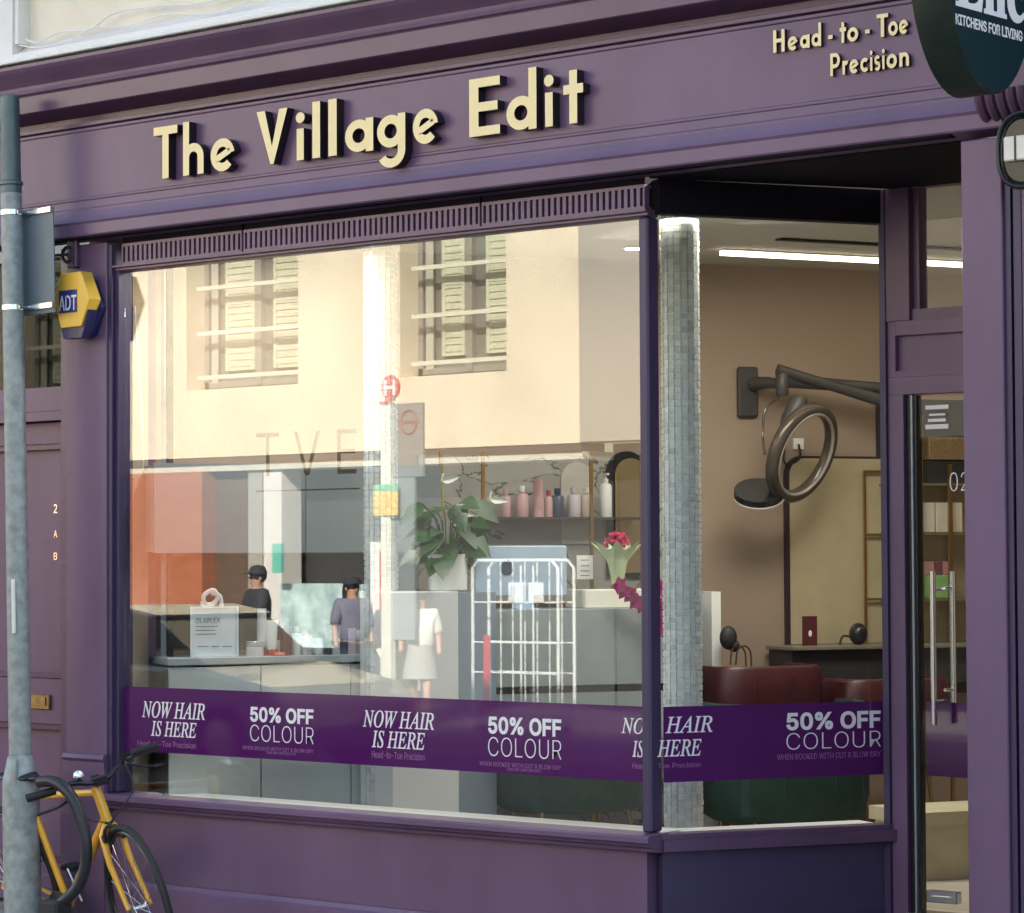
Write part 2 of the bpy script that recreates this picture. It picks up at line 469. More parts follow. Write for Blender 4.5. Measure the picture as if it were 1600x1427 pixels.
# cornice
B().prism_x(shal([(-.10, 3.88), (-.50, 3.865), (-.50, 3.85), (-.485, 3.835), (-.46, 3.82), (-.425, 3.80), (-.405, 3.785), (-.40, 3.77), (-.415, 3.768), (-.42, 3.760), (-.415, 3.750), (-.40, 3.748),
             (-.39, 3.742), (-.385, 3.67), (-.375, 3.667), (-.12, 3.672), (-.12, 3.635), (-.20, 3.63), (-.235, 3.62), (-.235, 3.605), (-.10, 3.60)]), -6.0, shx(4.70, -.4)).build('cornice', PURPLE_D, SF)
B().prism_x(shal([(-.10, 3.599), (-.212, 3.599), (-.212, 3.588), (-.20, 3.584), (-.20, 3.285), (-.207, 3.28), (-.207, 3.272), (-.20, 3.268), (-.204, 3.235), (-.214, 3.228), (-.214, 3.218), (-.225, 3.19), (-.238, 3.166), (-.10, 3.166)]), -6.0, shx(4.695)).build('fascia_board', PURPLE, SF)
B().prism_x(shal([(-.10, 3.165), (-.285, 3.165), (-.29, 3.158), (-.28, 3.148), (-.28, 3.10), (-.274, 3.094), (-.10, 3.094)]), -6.0, shx(4.81, -.28)).build('architrave', PURPLE, SF)
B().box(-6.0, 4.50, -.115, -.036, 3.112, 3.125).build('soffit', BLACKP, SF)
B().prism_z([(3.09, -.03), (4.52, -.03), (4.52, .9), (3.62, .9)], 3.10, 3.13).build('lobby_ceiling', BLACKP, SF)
# vent grille over the main window: three lengths of upright bars
xs = [at(190, 380, -.03).x, at(380, 360, -.03).x, at(752, 315, -.03).x, 3.075]
for k in range(3):
    a, b_ = xs[k] + .006, xs[k + 1] - .006
    b = B().box(a, b_, -.035, .01, 3.066, 3.079).box(a, b_, -.035, .01, 2.982, 2.994).box(a, b_, -.03, .01, 3.0795, 3.11, 1).box(a, b_, .0, .01, 2.994, 3.066, 1)
    n = int((b_ - a) / .031)
    for i in range(n + 1):
        x = a + (b_ - a) * i / n
        b.box(max(a, x - .0085), min(b_, x + .0085), -.034, -.002, 2.993, 3.067)
    b.build('vent_grille', [PURPLE, BLACKP], SF, kind='stuff')
B().prism_x([(.03, 2.981), (-.05, 2.981), (-.05, 2.971), (-.036, 2.966), (-.036, 2.958), (-.02, 2.952), (.03, 2.952)], -.03, 3.085).build('head_rail', PURPLE_D, SF)
# left pilaster, its base and cap
pb = B().box(-.335, -.052, -.06, .25, -.03, 3.092, ch=.004)
pb.build('pilaster', PURPLE, SF)
B().prism_x([(-.058, .70), (-.075, .70), (-.085, .712), (-.078, .73), (-.058, .735)], -.337, -.05).build('pilaster_moulding', PURPLE, SF)
B().box(-.350, -.336, -.075, .25, -.035, .698).box(-.336, -.05, -.076, -.0605, -.035, .698).build('pilaster_base', PURPLE, SF)
B().box(-.051, -.026, -.05, .05, .565, 3.077).box(-.0255, .0, -.03, .05, .565, 2.981).build('window_jamb', PURPLE_B, SF)
# sill and stall riser
B().prism_x([(.02, .560), (-.10, .556), (-.112, .548), (-.112, .530), (-.10, .522), (-.092, .512), (-.075, .505), (-.07, .492), (-.045, .488), (.02, .488)], -.052, 3.125).build('sill', PURPLE, SF)
B().box(-.05, 3.06, -.035, .05, .168, .487).build('stall_riser', PURPLE, SF)
B().prism_x([(.05, -.03), (-.07, -.03), (-.07, .135), (-.055, .148), (-.045, .167), (.05, .167)], -.05, 3.08).build('skirting', PURPLE, SF)
# corner post and side (lobby) window: from (3.07,0) back to (3.56,.9)
C0 = V((3.085, .0, 0)); C1 = V((3.555, .90, 0)); SD = (C1 - C0).normalized(); SN = V((SD.y, -SD.x, 0)); SL = (C1 - C0).length
SM = Matrix(((SD.x, -SN.x, 0, C0.x), (SD.y, -SN.y, 0, C0.y), (0, 0, 1, 0), (0, 0, 0, 1)))   # x along, y inwards
B().box(3.035, 3.082, -.035, .04, .561, 2.951, ch=.008).build('corner_post', PURPLE_B, SF)
b = B(SM); b.box(.0, SL + .03, -.06, .04, .490, .535).box(.0, SL + .03, -.045, .04, .5355, .556)
b.build('side_sill', PURPLE_D, SF)
B(SM).box(.012, SL, -.02, .05, .16, .489).build('side_stall_riser', PURPLE_B, SF)  # same purple as the front, its shade painted in darker and bluer
B(SM).box(.012, SL, -.035, .05, .2, .159).box(.012, SL - .003, -.028, .05, -.0, .16).build('side_skirting', PURPLE_B, SF)
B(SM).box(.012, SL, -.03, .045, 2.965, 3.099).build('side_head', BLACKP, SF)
# the door screen at the back of the lobby, plane y = .9
DX0 = 3.56
B().box(DX0, 3.588, .865, .95, .2, 3.099).build('screen_post', PURPLE_B, SF)
xl = at(1418, 900, .9).x
B().box(3.589, xl, .88, .96, .2, 2.27).build('door_jamb', PURPLE, SF)
z1 = 2.28
B().box(3.589, 4.52, .88, .96, z1 - .009, z1 + .06).build('door_head', PURPLE, SF)
zp0, zp1 = at(1450, 578, .9).z, at(1450, 523, .9).z
b = B().box(3.589, 4.52, .905, .95, z1 + .061, zp1 + .06)
b.box(3.589, 3.625, .88, .904, z1 + .061, zp1 + .06).box(3.626, 4.52, .88, .904, zp1 + .002, zp1 + .06).box(3.626, 4.52, .88, .904, z1 + .061, zp0)
b.build('transom_panel', PURPLE, SF)
zf0, zf1 = at(1450, 482, .9).z, at(1450, 285, .9).z
xf = at(1436, 400, .9).x
b = B().box(3.589, xf - .03, .87, .96, zp1 + .061, 3.099).box(xf - .029, xf, .90, .96, zf0, 3.099).box(xf - .029, 4.52, .885, .96, zp1 + .061, zf0 - .001).box(xf + .001, 4.52, .90, .96, zf1, 3.099)
b.build('fanlight_frame', PURPLE_D, SF)
B().box(xf + .001, 4.52, .925, .931, zf0, zf1 - .001).build('fanlight_glass', GLASS_R, SF)
# right pilaster and what is beyond it
B().box(4.535, 4.70, -.10, .96, -.17, 3.092, ch=.004).build('pilaster', PURPLE, SF)
B().box(4.701, 4.725, -.085, .3, -.17, 3.092).box(4.745, 4.775, -.10, .3, -.17, 3.092).box(4.726, 4.744, -.03, .3, -.17, 3.092).build('pilaster_bead', PURPLE_B, SF)
B().box(4.776, 5.35, -.10, .3, -.17, 3.092, ch=.004).build('pilaster', PURPLE, SF)
# scroll console at the end of the fascia
b = B()
ca_, cb_ = at(1532, 165, -.16), at(1600, 165, -.16)
for k in range(7):
    x = ca_.x + k * .042
    b.tube(arc((x, -.07, ca_.z + .05), .10, 180, 355, 10, 'yz'), .020, 8)
b.box(ca_.x - .015, ca_.x + .30, -.10, -.03, ca_.z - .03, 3.95)
b.build('console_bracket', PURPLE_D, SF)
B().box(4.62, 5.36, .0, .3, 3.115, 3.949).build('end_board', PURPLE, SF)
# glass
B().box(.001, 3.034, .004, .010, .558, 2.956).build('window_pane', GLASS, SF)
B(SM).box(.03, SL - .002, .004, .010, .556, 2.964).build('side_window_pane', GLASS_R, SF)
B().box(.0, 3.034, .012, .26, .535, .551).build('inner_sill', WHITE, SF)
B(SM).box(.16, SL - .01, .012, .22, .535, .5505).build('side_inner_sill', WHITE, SF)

# raised letters
Y0 = -.082; KZ = (Y0 - CY) / (-.202 - CY)
def lz(z): return CZ + (z - CZ) * KZ
big = [('T', 240, 277), ('h', 286, 318), ('e', 329, 366), ('V', 401, 449), ('i', 462, 476), ('l', 488, 500), ('l', 513, 526), ('a', 539, 583), ('g', 589, 633), ('e', 645, 684), ('E', 733, 781), ('d', 791, 838), ('i', 850, 865), ('t', 880, 911)]
for ch, a, b_ in big:
    yy = 240 - (a - 240) * .155
    letter(ch, at(a, yy, Y0 - .045).x, at(b_, yy, Y0 - .045).x, lz(3.312), .232 * KZ, Y0, .045, [CREAM, LBLACK], SF, .158)
sm1 = [('H', 1208, 1226), ('e', 1231, 1246), ('a', 1250, 1265), ('d', 1268, 1283), ('-', 1294, 1301), ('t', 1312, 1322), ('o', 1324, 1341), ('-', 1352, 1359), ('T', 1370, 1388), ('o', 1388, 1403), ('e', 1405, 1419)]
sm2 = [('P', 1297, 1312), ('r', 1316, 1325), ('e', 1327, 1341), ('c', 1344, 1356), ('i', 1359, 1363), ('s', 1366, 1375), ('i', 1378, 1382), ('o', 1385, 1401), ('n', 1405, 1420)]
for row, z, in ((sm1, 3.478), (sm2, 3.362)):
    for ch, a, b_ in row:
        letter(ch, at(a, 70, Y0 - .015).x, at(b_, 70, Y0 - .015).x, lz(z), .083 * KZ, Y0, .015, [CREAM, LBLACK], SF, .17)

# vinyl bands on the glass
BZ0, BZ1 = .752, 1.045
VB = root('window_vinyl', 'purple offer banner stuck across the large front window', 'window banner', (1.5, .012, BZ0))
B().box(.002, 3.032, .0025, .0035, BZ0, BZ1).build('film', VINYL, VB)
def line(x0, x1, yt, yb, body, font, m, par, weight=0, side=False):
    if not side:
        a = at(x0, yb, .0022); b_ = at(x1, yt, .0022); b_.z = at(x0, yt, .0022).z
        text('lettering', body, font, (a.x, .0018, a.z), (1, 0, 0), (0, 0, 1), (0, -1, 0), b_.x - a.x, b_.z - a.z, m, par, weight)
    else:
        P = SM @ V((0, .0022, 0))
        def hit(px, py):
            d = ray(px, py); k = (P - _c).dot(SN) / d.dot(SN); return _c + d * k
        a = hit(x0, yb); b_ = hit(x1, yt); b_.z = hit(x0, yt).z
        L = V((b_.x - a.x, b_.y - a.y, 0)).length
        text('lettering', body, font, a, SD, (0, 0, 1), SN, L, b_.z - a.z, m, par, weight)
for (x0, x1, yt, yb) in ((222, 320, 1093, 1119), (567, 678, 1107, 1134)):
    line(x0, x1, yt + 2, yb + 2, italic('NOW') + ' ' + italic('HAIR'), F_MATH, VWHITE, VB, .006)
line(236, 307, 1126, 1150, italic('IS') + ' ' + italic('HERE'), F_MATH, VWHITE, VB, .006)
line(581, 664, 1141, 1168, italic('IS') + ' ' + italic('HERE'), F_MATH, VWHITE, VB, .006)
line(215, 306, 1156, 1165, 'Head-to-Toe Precision', F_SANS, VPINK, VB)
line(581, 664, 1173, 1184, 'Head-to-Toe Precision', F_SANS, VPINK, VB)
for (x0, x1, yt) in ((391, 490, 1104), (763, 877, 1119)):
    s_ = (x1 - x0) / 99
    line(x0, x1, yt, yt + 24 * s_, '50% OFF', F_SANS, VWHITE, VB, .028)
    line(x0, x1, yt + 28 * s_, yt + 54 * s_, 'COLOUR', F_SANS, VWHITE, VB, -.014)
    line(x0 - 12 * s_, x1, yt + 61 * s_, yt + 67 * s_, 'WHEN BOOKED WITH CUT & BLOW DRY', F_SANS, VPINK, VB)
    line(x0 + 25 * s_, x0 + 72 * s_, yt + 70 * s_, yt + 74 * s_, 'TERMS AND CONDITIONS APPLY', F_SANS, VPINK, VB)
line(971, 1007, 1121, 1146, italic('NO'), F_MATH, VWHITE, VB, .006)
line(988, 1006, 1157, 1183, italic('IS'), F_MATH, VWHITE, VB, .006)
line(988, 1007, 1192, 1201, 'Head', F_SANS, VPINK, VB)
VS = root('window_vinyl', 'narrower purple offer banner on the angled side window by the door', 'window banner', (3.3, .45, BZ0))
B(SM).box(.03, SL - .004, .0025, .0035, BZ0, BZ1).build('film', VINYL, VS)
line(1040, 1113, 1120, 1146, italic('HAIR'), F_MATH, VWHITE, VS, .006, True)
line(1027, 1096, 1157, 1183, italic('HERE'), F_MATH, VWHITE, VS, .006, True)
line(1028, 1095, 1193, 1201, 'Toe Precision', F_SANS, VPINK, VS, 0, True)
line(1229, 1376, 1114, 1142, '50% OFF', F_SANS, VWHITE, VS, .028, True)
line(1229, 1376, 1146, 1172, 'COLOUR', F_SANS, VWHITE, VS, -.014, True)
line(1214, 1376, 1179, 1188, 'WHEN BOOKED WITH CUT & BLOW DRY', F_SANS, VPINK, VS, 0, True)
# TVE on the glass
TV = root('window_monogram', 'thin bronze TVE lettering with underline on the front window', 'window lettering', (.9, .012, 1.9))
a, b_ = at(401, 745, .0113), at(557, 670, .0113)
text('lettering', 'T V E', F_SANS, (a.x, .0109, a.z), (1, 0, 0), (0, 0, 1), (0, -1, 0), b_.x - a.x, b_.z - a.z, GOLDV, TV, -.004)
a, b_ = at(401, 768, .0113), at(562, 768, .0113)
B().box(a.x, b_.x, .0105, .0113, a.z - .003, a.z + .004).build('underline', GOLDV, TV)

# shop door
DR = root('shop_door', 'glass shop door with tall steel pull handles and a purple vinyl strip', 'door', (4.1, .9, .2))
xd = xl + .002
DF = mat('door_frame_grey', (.10, .11, .13), .35, metal=.6)
B().box(xd, xd + .018, .90, .95, .215, 2.268).box(xd + .034, xd + .043, .905, .945, .215, 2.268).build('frame', [BLACKG], DR)
B().box(xd + .0225, xd + .0305, .895, .94, .215, 2.268).build('edge_strip', mat('dull_grey_strip', (.32, .36, .40), .35, metal=.3), DR)
B().box(xd + .0435, 4.53, .918, .926, .232, 2.262).build('glass', GLASS_R, DR)
B().box(xd - .0, 4.53, .86, .97, .197, .214).build('threshold', STEEL, DR)
for px_, ya, yb in ((1457, 893, 1133), (1488, 893, 1110)):
    yy = .85 if px_ < 1470 else .985
    a, b_ = at(px_, ya, yy), at(px_, yb, yy)
    h = B().tube([a, (a.x, a.y, b_.z)], .0125, 12)
    for q in (.12, .85):
        z = a.z + (b_.z - a.z) * q
        h.tube([(a.x, a.y, z), (a.x, .922, z)], .007, 8)
    h.build('handle', STEEL, DR)
a = at(1447, 1093, .928); b_ = at(1530, 1210, .928)
B().box(a.x, 4.53, .9275, .9285, BZ0, BZ1).build('film', VINYL, DR)
a = at(1484, 768, .915); text('lettering', '02', F_SANS, (a.x, .9155, a.z), (1, 0, 0), (0, 0, 1), (0, -1, 0), .085, .075, VWHITE, DR, -.01)
b = B()
for (y0, x0, x1, hh) in ((634, 1446, 1482, .016), (647, 1452, 1477, .008), (655, 1450, 1478, .012), (664, 1446, 1482, .018)):
    p = at(x0, y0, .915); q = at(x1, y0, .915); b.box(p.x, q.x, .914, .915, p.z - hh, p.z)
b.build('sticker', VWHITE, DR)
a, b_ = at(1452, 1390, .9), at(1500, 1413, .9)
B().box(a.x, b_.x, .875, .917, b_.z, a.z, ch=.004).box(a.x + .03, b_.x - .03, .865, .8745, b_.z + .02, a.z - .02).build('lock', STEEL, DR)

# ------------------------------------------------------------------ the building above and either side
SB = root('shop_building', 'white rendered building front with a recessed panel above the shop cornice', 'building', (0, 0, 3.9))
xa = at(22, 60, -.02).x
zb0 = at(60, 78, -.03).z; zW = 3.95
B().box(-14, 5.4, -.03, .3, 4.42, 9.3).box(-14, xa - .001, -.03, .3, zW, 4.42).box(4.5, 5.4, -.03, .3, zW, 4.42).build('wall', WHITEP, SB)
B().box(xa, 4.499, -.03, .3, zW, zb0).build('panel_base', WHITEP, SB)
B().box(xa, 4.499, .05, .3, zb0 + .001, 4.419).build('recessed_panel', mat('cream_panel_paint', (.80, .72, .58), .7, var=.07, scale=4, bump=.3), SB)
B().prism_x([(.0495, zb0 + .001), (-.02, zb0 + .001), (.02, zb0 + .02), (.0495, zb0 + .05)], xa + .002, 4.49).box(xa + .002, xa + .03, -.02, .0495, zb0 + .051, 4.40).build('panel_moulding', WHITEP, SB)
B().box(-6.0, 4.62, -.245, -.031, 3.9505, 3.972, ch=.004).box(-6.0, 4.62, -.18, -.0305, 3.9725, 3.99).build('lead_flashing', mat('white_flashing', (.82, .82, .80), .5), SB)
B().box(-14, 5.4, .301, 8.79, 9.1, 9.3).build('roof', mat('roof_felt', (.08, .08, .08), .9), SB)
B().box(-14, -6.0, -.05, .3, -.2, 3.88).build('side_wall', WHITEP, SB)
B().box(5.36, 14, -.05, .3, -.2, 3.88).box(5.41, 14, -.05, .3, 3.881, 9.3).build('side_wall', WHITEP, SB)
B().box(-14, 14, 8.8, 9.2, -.2, 9.1).build('rear_wall', WHITEP, SB)
cab = root('loose_cable', 'loose white cable drooping along the panel above the cornice', 'cable', at(60, 70, -.06))
pts = [at(px_, py_, .0) for px_, py_ in ((40, 62), (60, 66), (95, 50), (140, 46), (180, 20), (245, 10), (320, 4), (370, -12), (430, -30))]
B().tube(smooth(pts, 5), .005, 6).build('cable', WHITEP, cab)
pts = [at(px_, py_, -.004) for px_, py_ in ((25, 70), (60, 74), (110, 62), (145, 44), (200, 40), (262, 22), (340, 20), (400, -2))]
B().tube(smooth(pts, 5), .004, 6).build('cable', WHITEP, cab)

# neighbouring door on the left
ND = root('panelled_door', 'purple panelled front door with brass letter box beside the lamp post', 'door', (-.8, .12, -.02))
x1 = -.52
def zt(py): return at(60, py, .08).z
B().box(-.42, -.345, -.02, .25, -.02, 3.09).build('door_post', PURPLE_D, ND)
B().box(-1.5, -.421, .02, .12, zt(645), zt(608)).box(-1.5, -.421, .0, .12, zt(660), zt(646)).build('transom', PURPLE, ND)
B().box(-1.5, -.421, .06, .066, zt(607), 3.05).build('fanlight_glass', GLASS_O, ND)
B().box(-.50, -.47, .07, .08, zt(607) + .02, at(85, 530, .08).z).build('meter_label', PAPER, ND)
dz = zt(662)
b = B().box(-1.4, -.423, .125, .14, 0, dz)
b.box(-.52, -.423, .07, .1245, 0, dz).box(-1.4, -.521, .07, .1245, dz - .1, dz).box(-1.4, -.521, .07, .1245, zt(1130), zt(1060)).box(-1.4, -.521, .07, .1245, 0, zt(1345))
b.box(-1.4, -1.2, .07, .0985, zt(1345), dz - .1)
b.build('door_leaf', PURPLE, ND)
for (a0, a1) in ((zt(1059), dz - .101), (zt(1344), zt(1131))):
    B().box(-.545, -.522, .085, .1245, a0, a1).box(-1.19, -.546, .085, .1245, a1 - .025, a1).box(-1.19, -.546, .085, .1245, a0, a0 + .025).build('door_moulding', PURPLE_D, ND)
p = at(62, 1097, .05)
B().box(p.x - .12, p.x + .06, .055, .069, p.z - .035, p.z + .035, ch=.003).box(p.x - .10, p.x + .04, .049, .0545, p.z - .015, p.z + .02).build('letter_box', mat('aged_brass', (.28, .19, .08), .45, metal=.7, var=.3, scale=30), ND)
for ch, yy in (('2', 795), ('A', 833), ('B', 868)):
    p = at(84, yy + 7, -.025)
    text('door_number', ch, F_MATH, (p.x, -.0235, p.z), (1, 0, 0), (0, 0, 1), (0, -1, 0), .026, .042 if ch == '2' else .034, STEEL, ND, .01, depth=.002)
B().box(-6, -1.401, -.03, .3, -.1, 3.09).build('side_panel', PURPLE, ND)
B().box(-1.4, -.421, .2, .25, -.1, 3.09).build('backing', DARKI, ND)

# alarm box
AB = root('alarm_box', 'yellow hexagonal alarm bell box on the left pilaster', 'alarm box', (-.15, -.06, 2.65))
yf = -.165
hexp = [(94, 428), (126, 424), (140, 466), (126, 510), (95, 513), (84, 468)]
H = [at(a, b_, yf) for a, b_ in hexp]
AB_b = B().prism_y([(p.x, p.z) for p in H][::-1], yf, -.095, 0)
AB_b.build('cover', YEL, AB, bevel=.004)
B().prism_y([(p.x * .985 + H[0].x * .015 + .0, p.z - .035) for p in H][::-1], -.0945, -.062, 0).prism_y([((p.x - H[5].x) * .9 + H[5].x + .01, (p.z) - .05) for p in (H[5], H[4], H[3], H[2])], yf + .012, -.096, 0).build('base', NAVY, AB)
a, b_ = at(92, 490, yf - .002), at(120, 452, yf - .002)
B().box(a.x, b_.x, yf - .002, yf, a.z, b_.z).build('badge', mat('badge_blue', (.03, .03, .22), .4), AB)
text('lettering', 'ADT', F_SANS, (a.x + .002, yf - .0032, a.z + .010), (1, 0, .0), (0, 0, 1), (0, -1, 0), (b_.x - a.x) - .004, (b_.z - a.z) - .035, VWHITE, AB, .012)

# door-closer style bracket over the alarm box
BR = root('wall_bracket', 'small dark iron bracket on the pilaster above the yellow alarm box', 'bracket', at(105, 400, -.08))
p = at(108, 398, -.10)
B().box(p.x - .03, p.x + .035, -.09, -.062, p.z - .06, p.z + .07, ch=.004).build('plate', PURPLE_D, BR)
B().tube(arc((p.x - .0, -.11, p.z), .035, 60, 300, 10, 'xz'), .008, 8).tube([(p.x - .09, -.12, p.z - .0), (p.x, -.11, p.z)], .007, 8).build('hook', BLACK, BR)

# sign post (leans a little to the left)
post_y = -.295
pp = at(37, 1300, post_y)
LP = root('sign_post', 'grey galvanised steel sign post in front of the purple door', 'post', (pp.x, post_y, GZ))
LP.rotation_euler = (0, math.radians(-1.55), 0)
zc = at(35, 1182, post_y).z - GZ; zc2 = at(35, 1225, post_y).z - GZ
B().lathe([(.086, 0), (.086, zc2), (.083, zc2 + .02), (.058, zc), (.053, zc + .004)], n=32).build('base_column', GALV, LP, local=True)
zt_ = at(10, 290, post_y).z - GZ
B().lathe([(.0525, zc + .003), (.0515, zc + .6), (.050, zc + 1.2), (.049, zt_ - .04)], n=32).build('shaft', GALV, LP, local=True)
ztop_ = at(10, 150, post_y).z - GZ
B().lathe([(.049, zt_ - .039), (.049, zt_ - .005), (.056, zt_), (.056, zt_ + .012), (.047, zt_ + .02), (.045, ztop_ - .01), (.035, ztop_), (.001, ztop_ + .004)], n=32).build('upper_shaft', mat('dark_painted_steel', (.10, .14, .15), .4, metal=.3, var=.15), LP, local=True)
def loc_(px_, py_, dy=0):
    return LPm @ at(px_, py_, post_y + dy)
bpy.context.view_layer.update()
LPm = Matrix.LocRotScale(LP.location, LP.rotation_euler, None).inverted()
a, b_ = loc_(24, 337, .06), loc_(85, 484, .06)
B().box(-.03, b_.x, .062, .068, b_.z - .01, a.z + .012).build('sign_plate', GALV2, LP, local=True)
for py_ in (331, 480):
    z = loc_(30, py_).z
    B().lathe([(.0515, z - .014), (.0535, z - .012), (.0535, z + .012), (.0515, z + .014)], n=28).box(.045, b_.x - .006, .049, .061, z - .012, z + .012).tube([(.05, -.01, z), (.05, .05, z)], .010, 8).build('clamp', STEEL, LP, local=True)
a, b_ = loc_(40, 905), loc_(40, 990)
B().box(.018, .040, -.055, -.044, b_.z, a.z, ch=.003).build('sticker', PAPER, LP, local=True)
B().box(.028, .052, -.072, -.056, zc2 - .005, zc - .01, ch=.004).build('door_latch', GALV, LP, local=True)

# bicycle (local: x forward, z up, y left), wheel contact at origin = front wheel
bp = at(243, 1415, -.18)
BK = root('bicycle', 'orange bicycle with black handlebars leaning at the grey lamp post', 'bicycle', (bp.x, bp.y, bp.z - .33), 0)
BK.rotation_mode = 'XYZ'
lean = math.radians(12.5); head = math.atan2(-.35, .93)
STEER = math.radians(-15)
BK.rotation_euler = (lean, 0, head - STEER)
FM = Matrix.Translation((-.15, 0, 0)) @ Matrix.Rotation(STEER, 4, 'Z') @ Matrix.Translation((.15, 0, 0))
def fr(o): o.matrix_basis = FM @ o.matrix_basis; return o
Rw = .36
def wheel(x, name='wheel'):
    w_ = B().tube([(x + Rw * math.cos(2 * PI * i / 40), 0, Rw + Rw * math.sin(2 * PI * i / 40)) for i in range(40)], .0165, 8, closed=True).build('tyre', BLACK, None)
    W_ = B().lathe([(.02, -.035), (.022, -.03), (.012, -.025), (.012, .025), (.022, .03), (.02, .035)], (x, 0, Rw), 14, ax='y').build(name, STEEL, BK, local=True)
    w_.parent = W_
    B().tube([(x + (Rw - .022) * math.cos(2 * PI * i / 40), 0, Rw + (Rw - .022) * math.sin(2 * PI * i / 40)) for i in range(40)], .011, 6, closed=True).build('rim', BLACKG, W_, local=True)
    s_ = B()
    for i in range(28):
        a = 2 * PI * i / 28; o_ = .35 * (1 if i % 4 < 2 else -1); yy = .03 if i % 2 else -.03
        s_.tube([(x + .02 * math.cos(a + o_ * 3), yy, Rw + .02 * math.sin(a + o_ * 3)), (x + (Rw - .03) * math.cos(a), 0, Rw + (Rw - .03) * math.sin(a))], .0011, 4)
    s_.build('spokes', STEEL, W_, local=True)
    return W_
fr(wheel(.075)); wheel(-1.0)
crown = V((-.135, 0, .70)); top = V((-.185, 0, .86))
B().tube([(-.142, 0, .715), (-.19, 0, .875)], [.024, .022], 14).build('head_tube', ORANGE, BK, local=True)
B().lathe([(.026, 0), (.027, .012)], (0, 0, 0), 14).build('headset_ring', BLACKG, BK, local=True).matrix_basis = Matrix.Translation((-.141, 0, .705)) @ Matrix.Rotation(-.29, 4, 'Y')
for s_ in (-1, 1):
    fr(B().tube([(-.132, s_ * .012, .705), (-.118, s_ * .042, .67), (-.07, s_ * .05, .55), (.075, s_ * .052, Rw)], [.02, .018, .0145, .011], 10).build('fork_blade', ORANGE, BK, local=True))
B().tube([(-.15, 0, .735), (-.57, 0, .30)], .023, 14).build('down_tube', ORANGE, BK, local=True)
B().tube([(-.185, 0, .85), (-.74, 0, .80)], .017, 12).build('top_tube', ORANGE, BK, local=True)
B().tube([(-.57, 0, .29), (-.755, 0, .86)], .016, 12).build('seat_tube', ORANGE, BK, local=True)
for s_ in (-1, 1):
    B().tube([(-.57, s_ * .02, .29), (-1.0, s_ * .06, Rw)], .010, 8).build('chain_stay', ORANGE, BK, local=True)
    B().tube([(-.74, s_ * .02, .80), (-1.0, s_ * .06, Rw)], .009, 8).build('seat_stay', ORANGE, BK, local=True)
B().tube([(-.75, 0, .84), (-.77, 0, .87)], .013, 10).build('seat_post', BLACK, BK, local=True)
B().ball((-.79, 0, .895), .1, sq=(1.3, .7, .26)).ball((-.68, 0, .89), .045, sq=(1.6, .6, .4)).build('saddle', BLACKG, BK, local=True)
B().lathe([(.085, -.004), (.09, 0), (.085, .004)], (-.57, -.05, .29), 24, ax='y').build('chain_ring', BLACK, BK, local=True)
for s_, q in ((-1, -.15), (1, .15)):
    B().tube([(-.57, s_ * .07, .29), (-.57 - s_ * .07, s_ * .07, .29 + q)], .010, 8).build('crank', STEEL, BK, local=True)
    B().box(-.62 - s_ * .07, -.52 - s_ * .07, min(s_ * .07, s_ * .15), max(s_ * .07, s_ * .15), .28 + q, .30 + q).build('pedal', BLACK, BK, local=True)
hb = smooth([(-.215, -.31, .90), (-.20, -.19, .912), (-.165, -.10, .92), (-.15, -.04, .905), (-.15, .04, .91), (-.165, .10, .94), (-.20, .19, .965), (-.215, .31, .98)], 5)
fr(B().tube(hb, .0125, 10).build('handlebar', BLACKG, BK, local=True))
fr(B().tube([(-.197, 0, .885), (-.20, 0, .925)], .02, 12).tube([(-.20, 0, .905), (-.15, 0, .905)], .018, 10).box(-.172, -.128, -.03, .03, .888, .925).build('stem', BLACKG, BK, local=True))
for s_ in (-1, 1):
    z = .900 if s_ < 0 else .975
    fr(B().tube([(-.203, s_ * .19, z + .004), (-.218, s_ * .32, z)], .0185, 14).build('grip', BLACK, BK, local=True))
    fr(B().tube(smooth([(-.175, s_ * .135, z - .01), (-.13, s_ * .15, z - .03), (-.12, s_ * .22, z - .055), (-.15, s_ * .31, z - .07)], 5), .006, 8).box(-.19, -.16, s_ * .135 - .012, s_ * .135 + .012, z - .02, z + .018).build('brake_lever', BLACKG, BK, local=True))
    fr(B().tube(smooth([(-.14, s_ * .13, z - .02), (-.06, s_ * .12, z - .12), (-.05, s_ * .04, .78 if s_ > 0 else .74), (-.12, s_ * .01, .72)], 6), .0028, 6).build('brake_cable', BLACK, BK, local=True))
fr(B().box(-.205, -.175, .155, .185, .945, .965).tube([(-.19, .15, .955), (-.19, .15, .985)], .006, 8).build('gear_shifter', BLACK, BK, local=True))
fr(B().lathe([(.001, .028), (.012, .026), (.02, .018), (.024, .006), (.024, 0)], (-.165, -.085, .945), 18).build('bell', mat('chrome_bell', (.95, .95, .95), .25, metal=.6), BK, local=True))
fr(B().tube([(-.16, -.085, .93), (-.165, -.085, .946)], .008, 8).build('bell_mount', BLACK, BK, local=True))
b = B().tube(smooth([(-.10, .045, .665), (-.115, .02, .70), (-.115, -.02, .70), (-.10, -.045, .665)], 4), .009, 8).box(-.115, -.07, .03, .055, .645, .672).box(-.115, -.07, -.055, -.03, .645, .672)
fr(b.build('brake_caliper', BLACKG, BK, local=True))

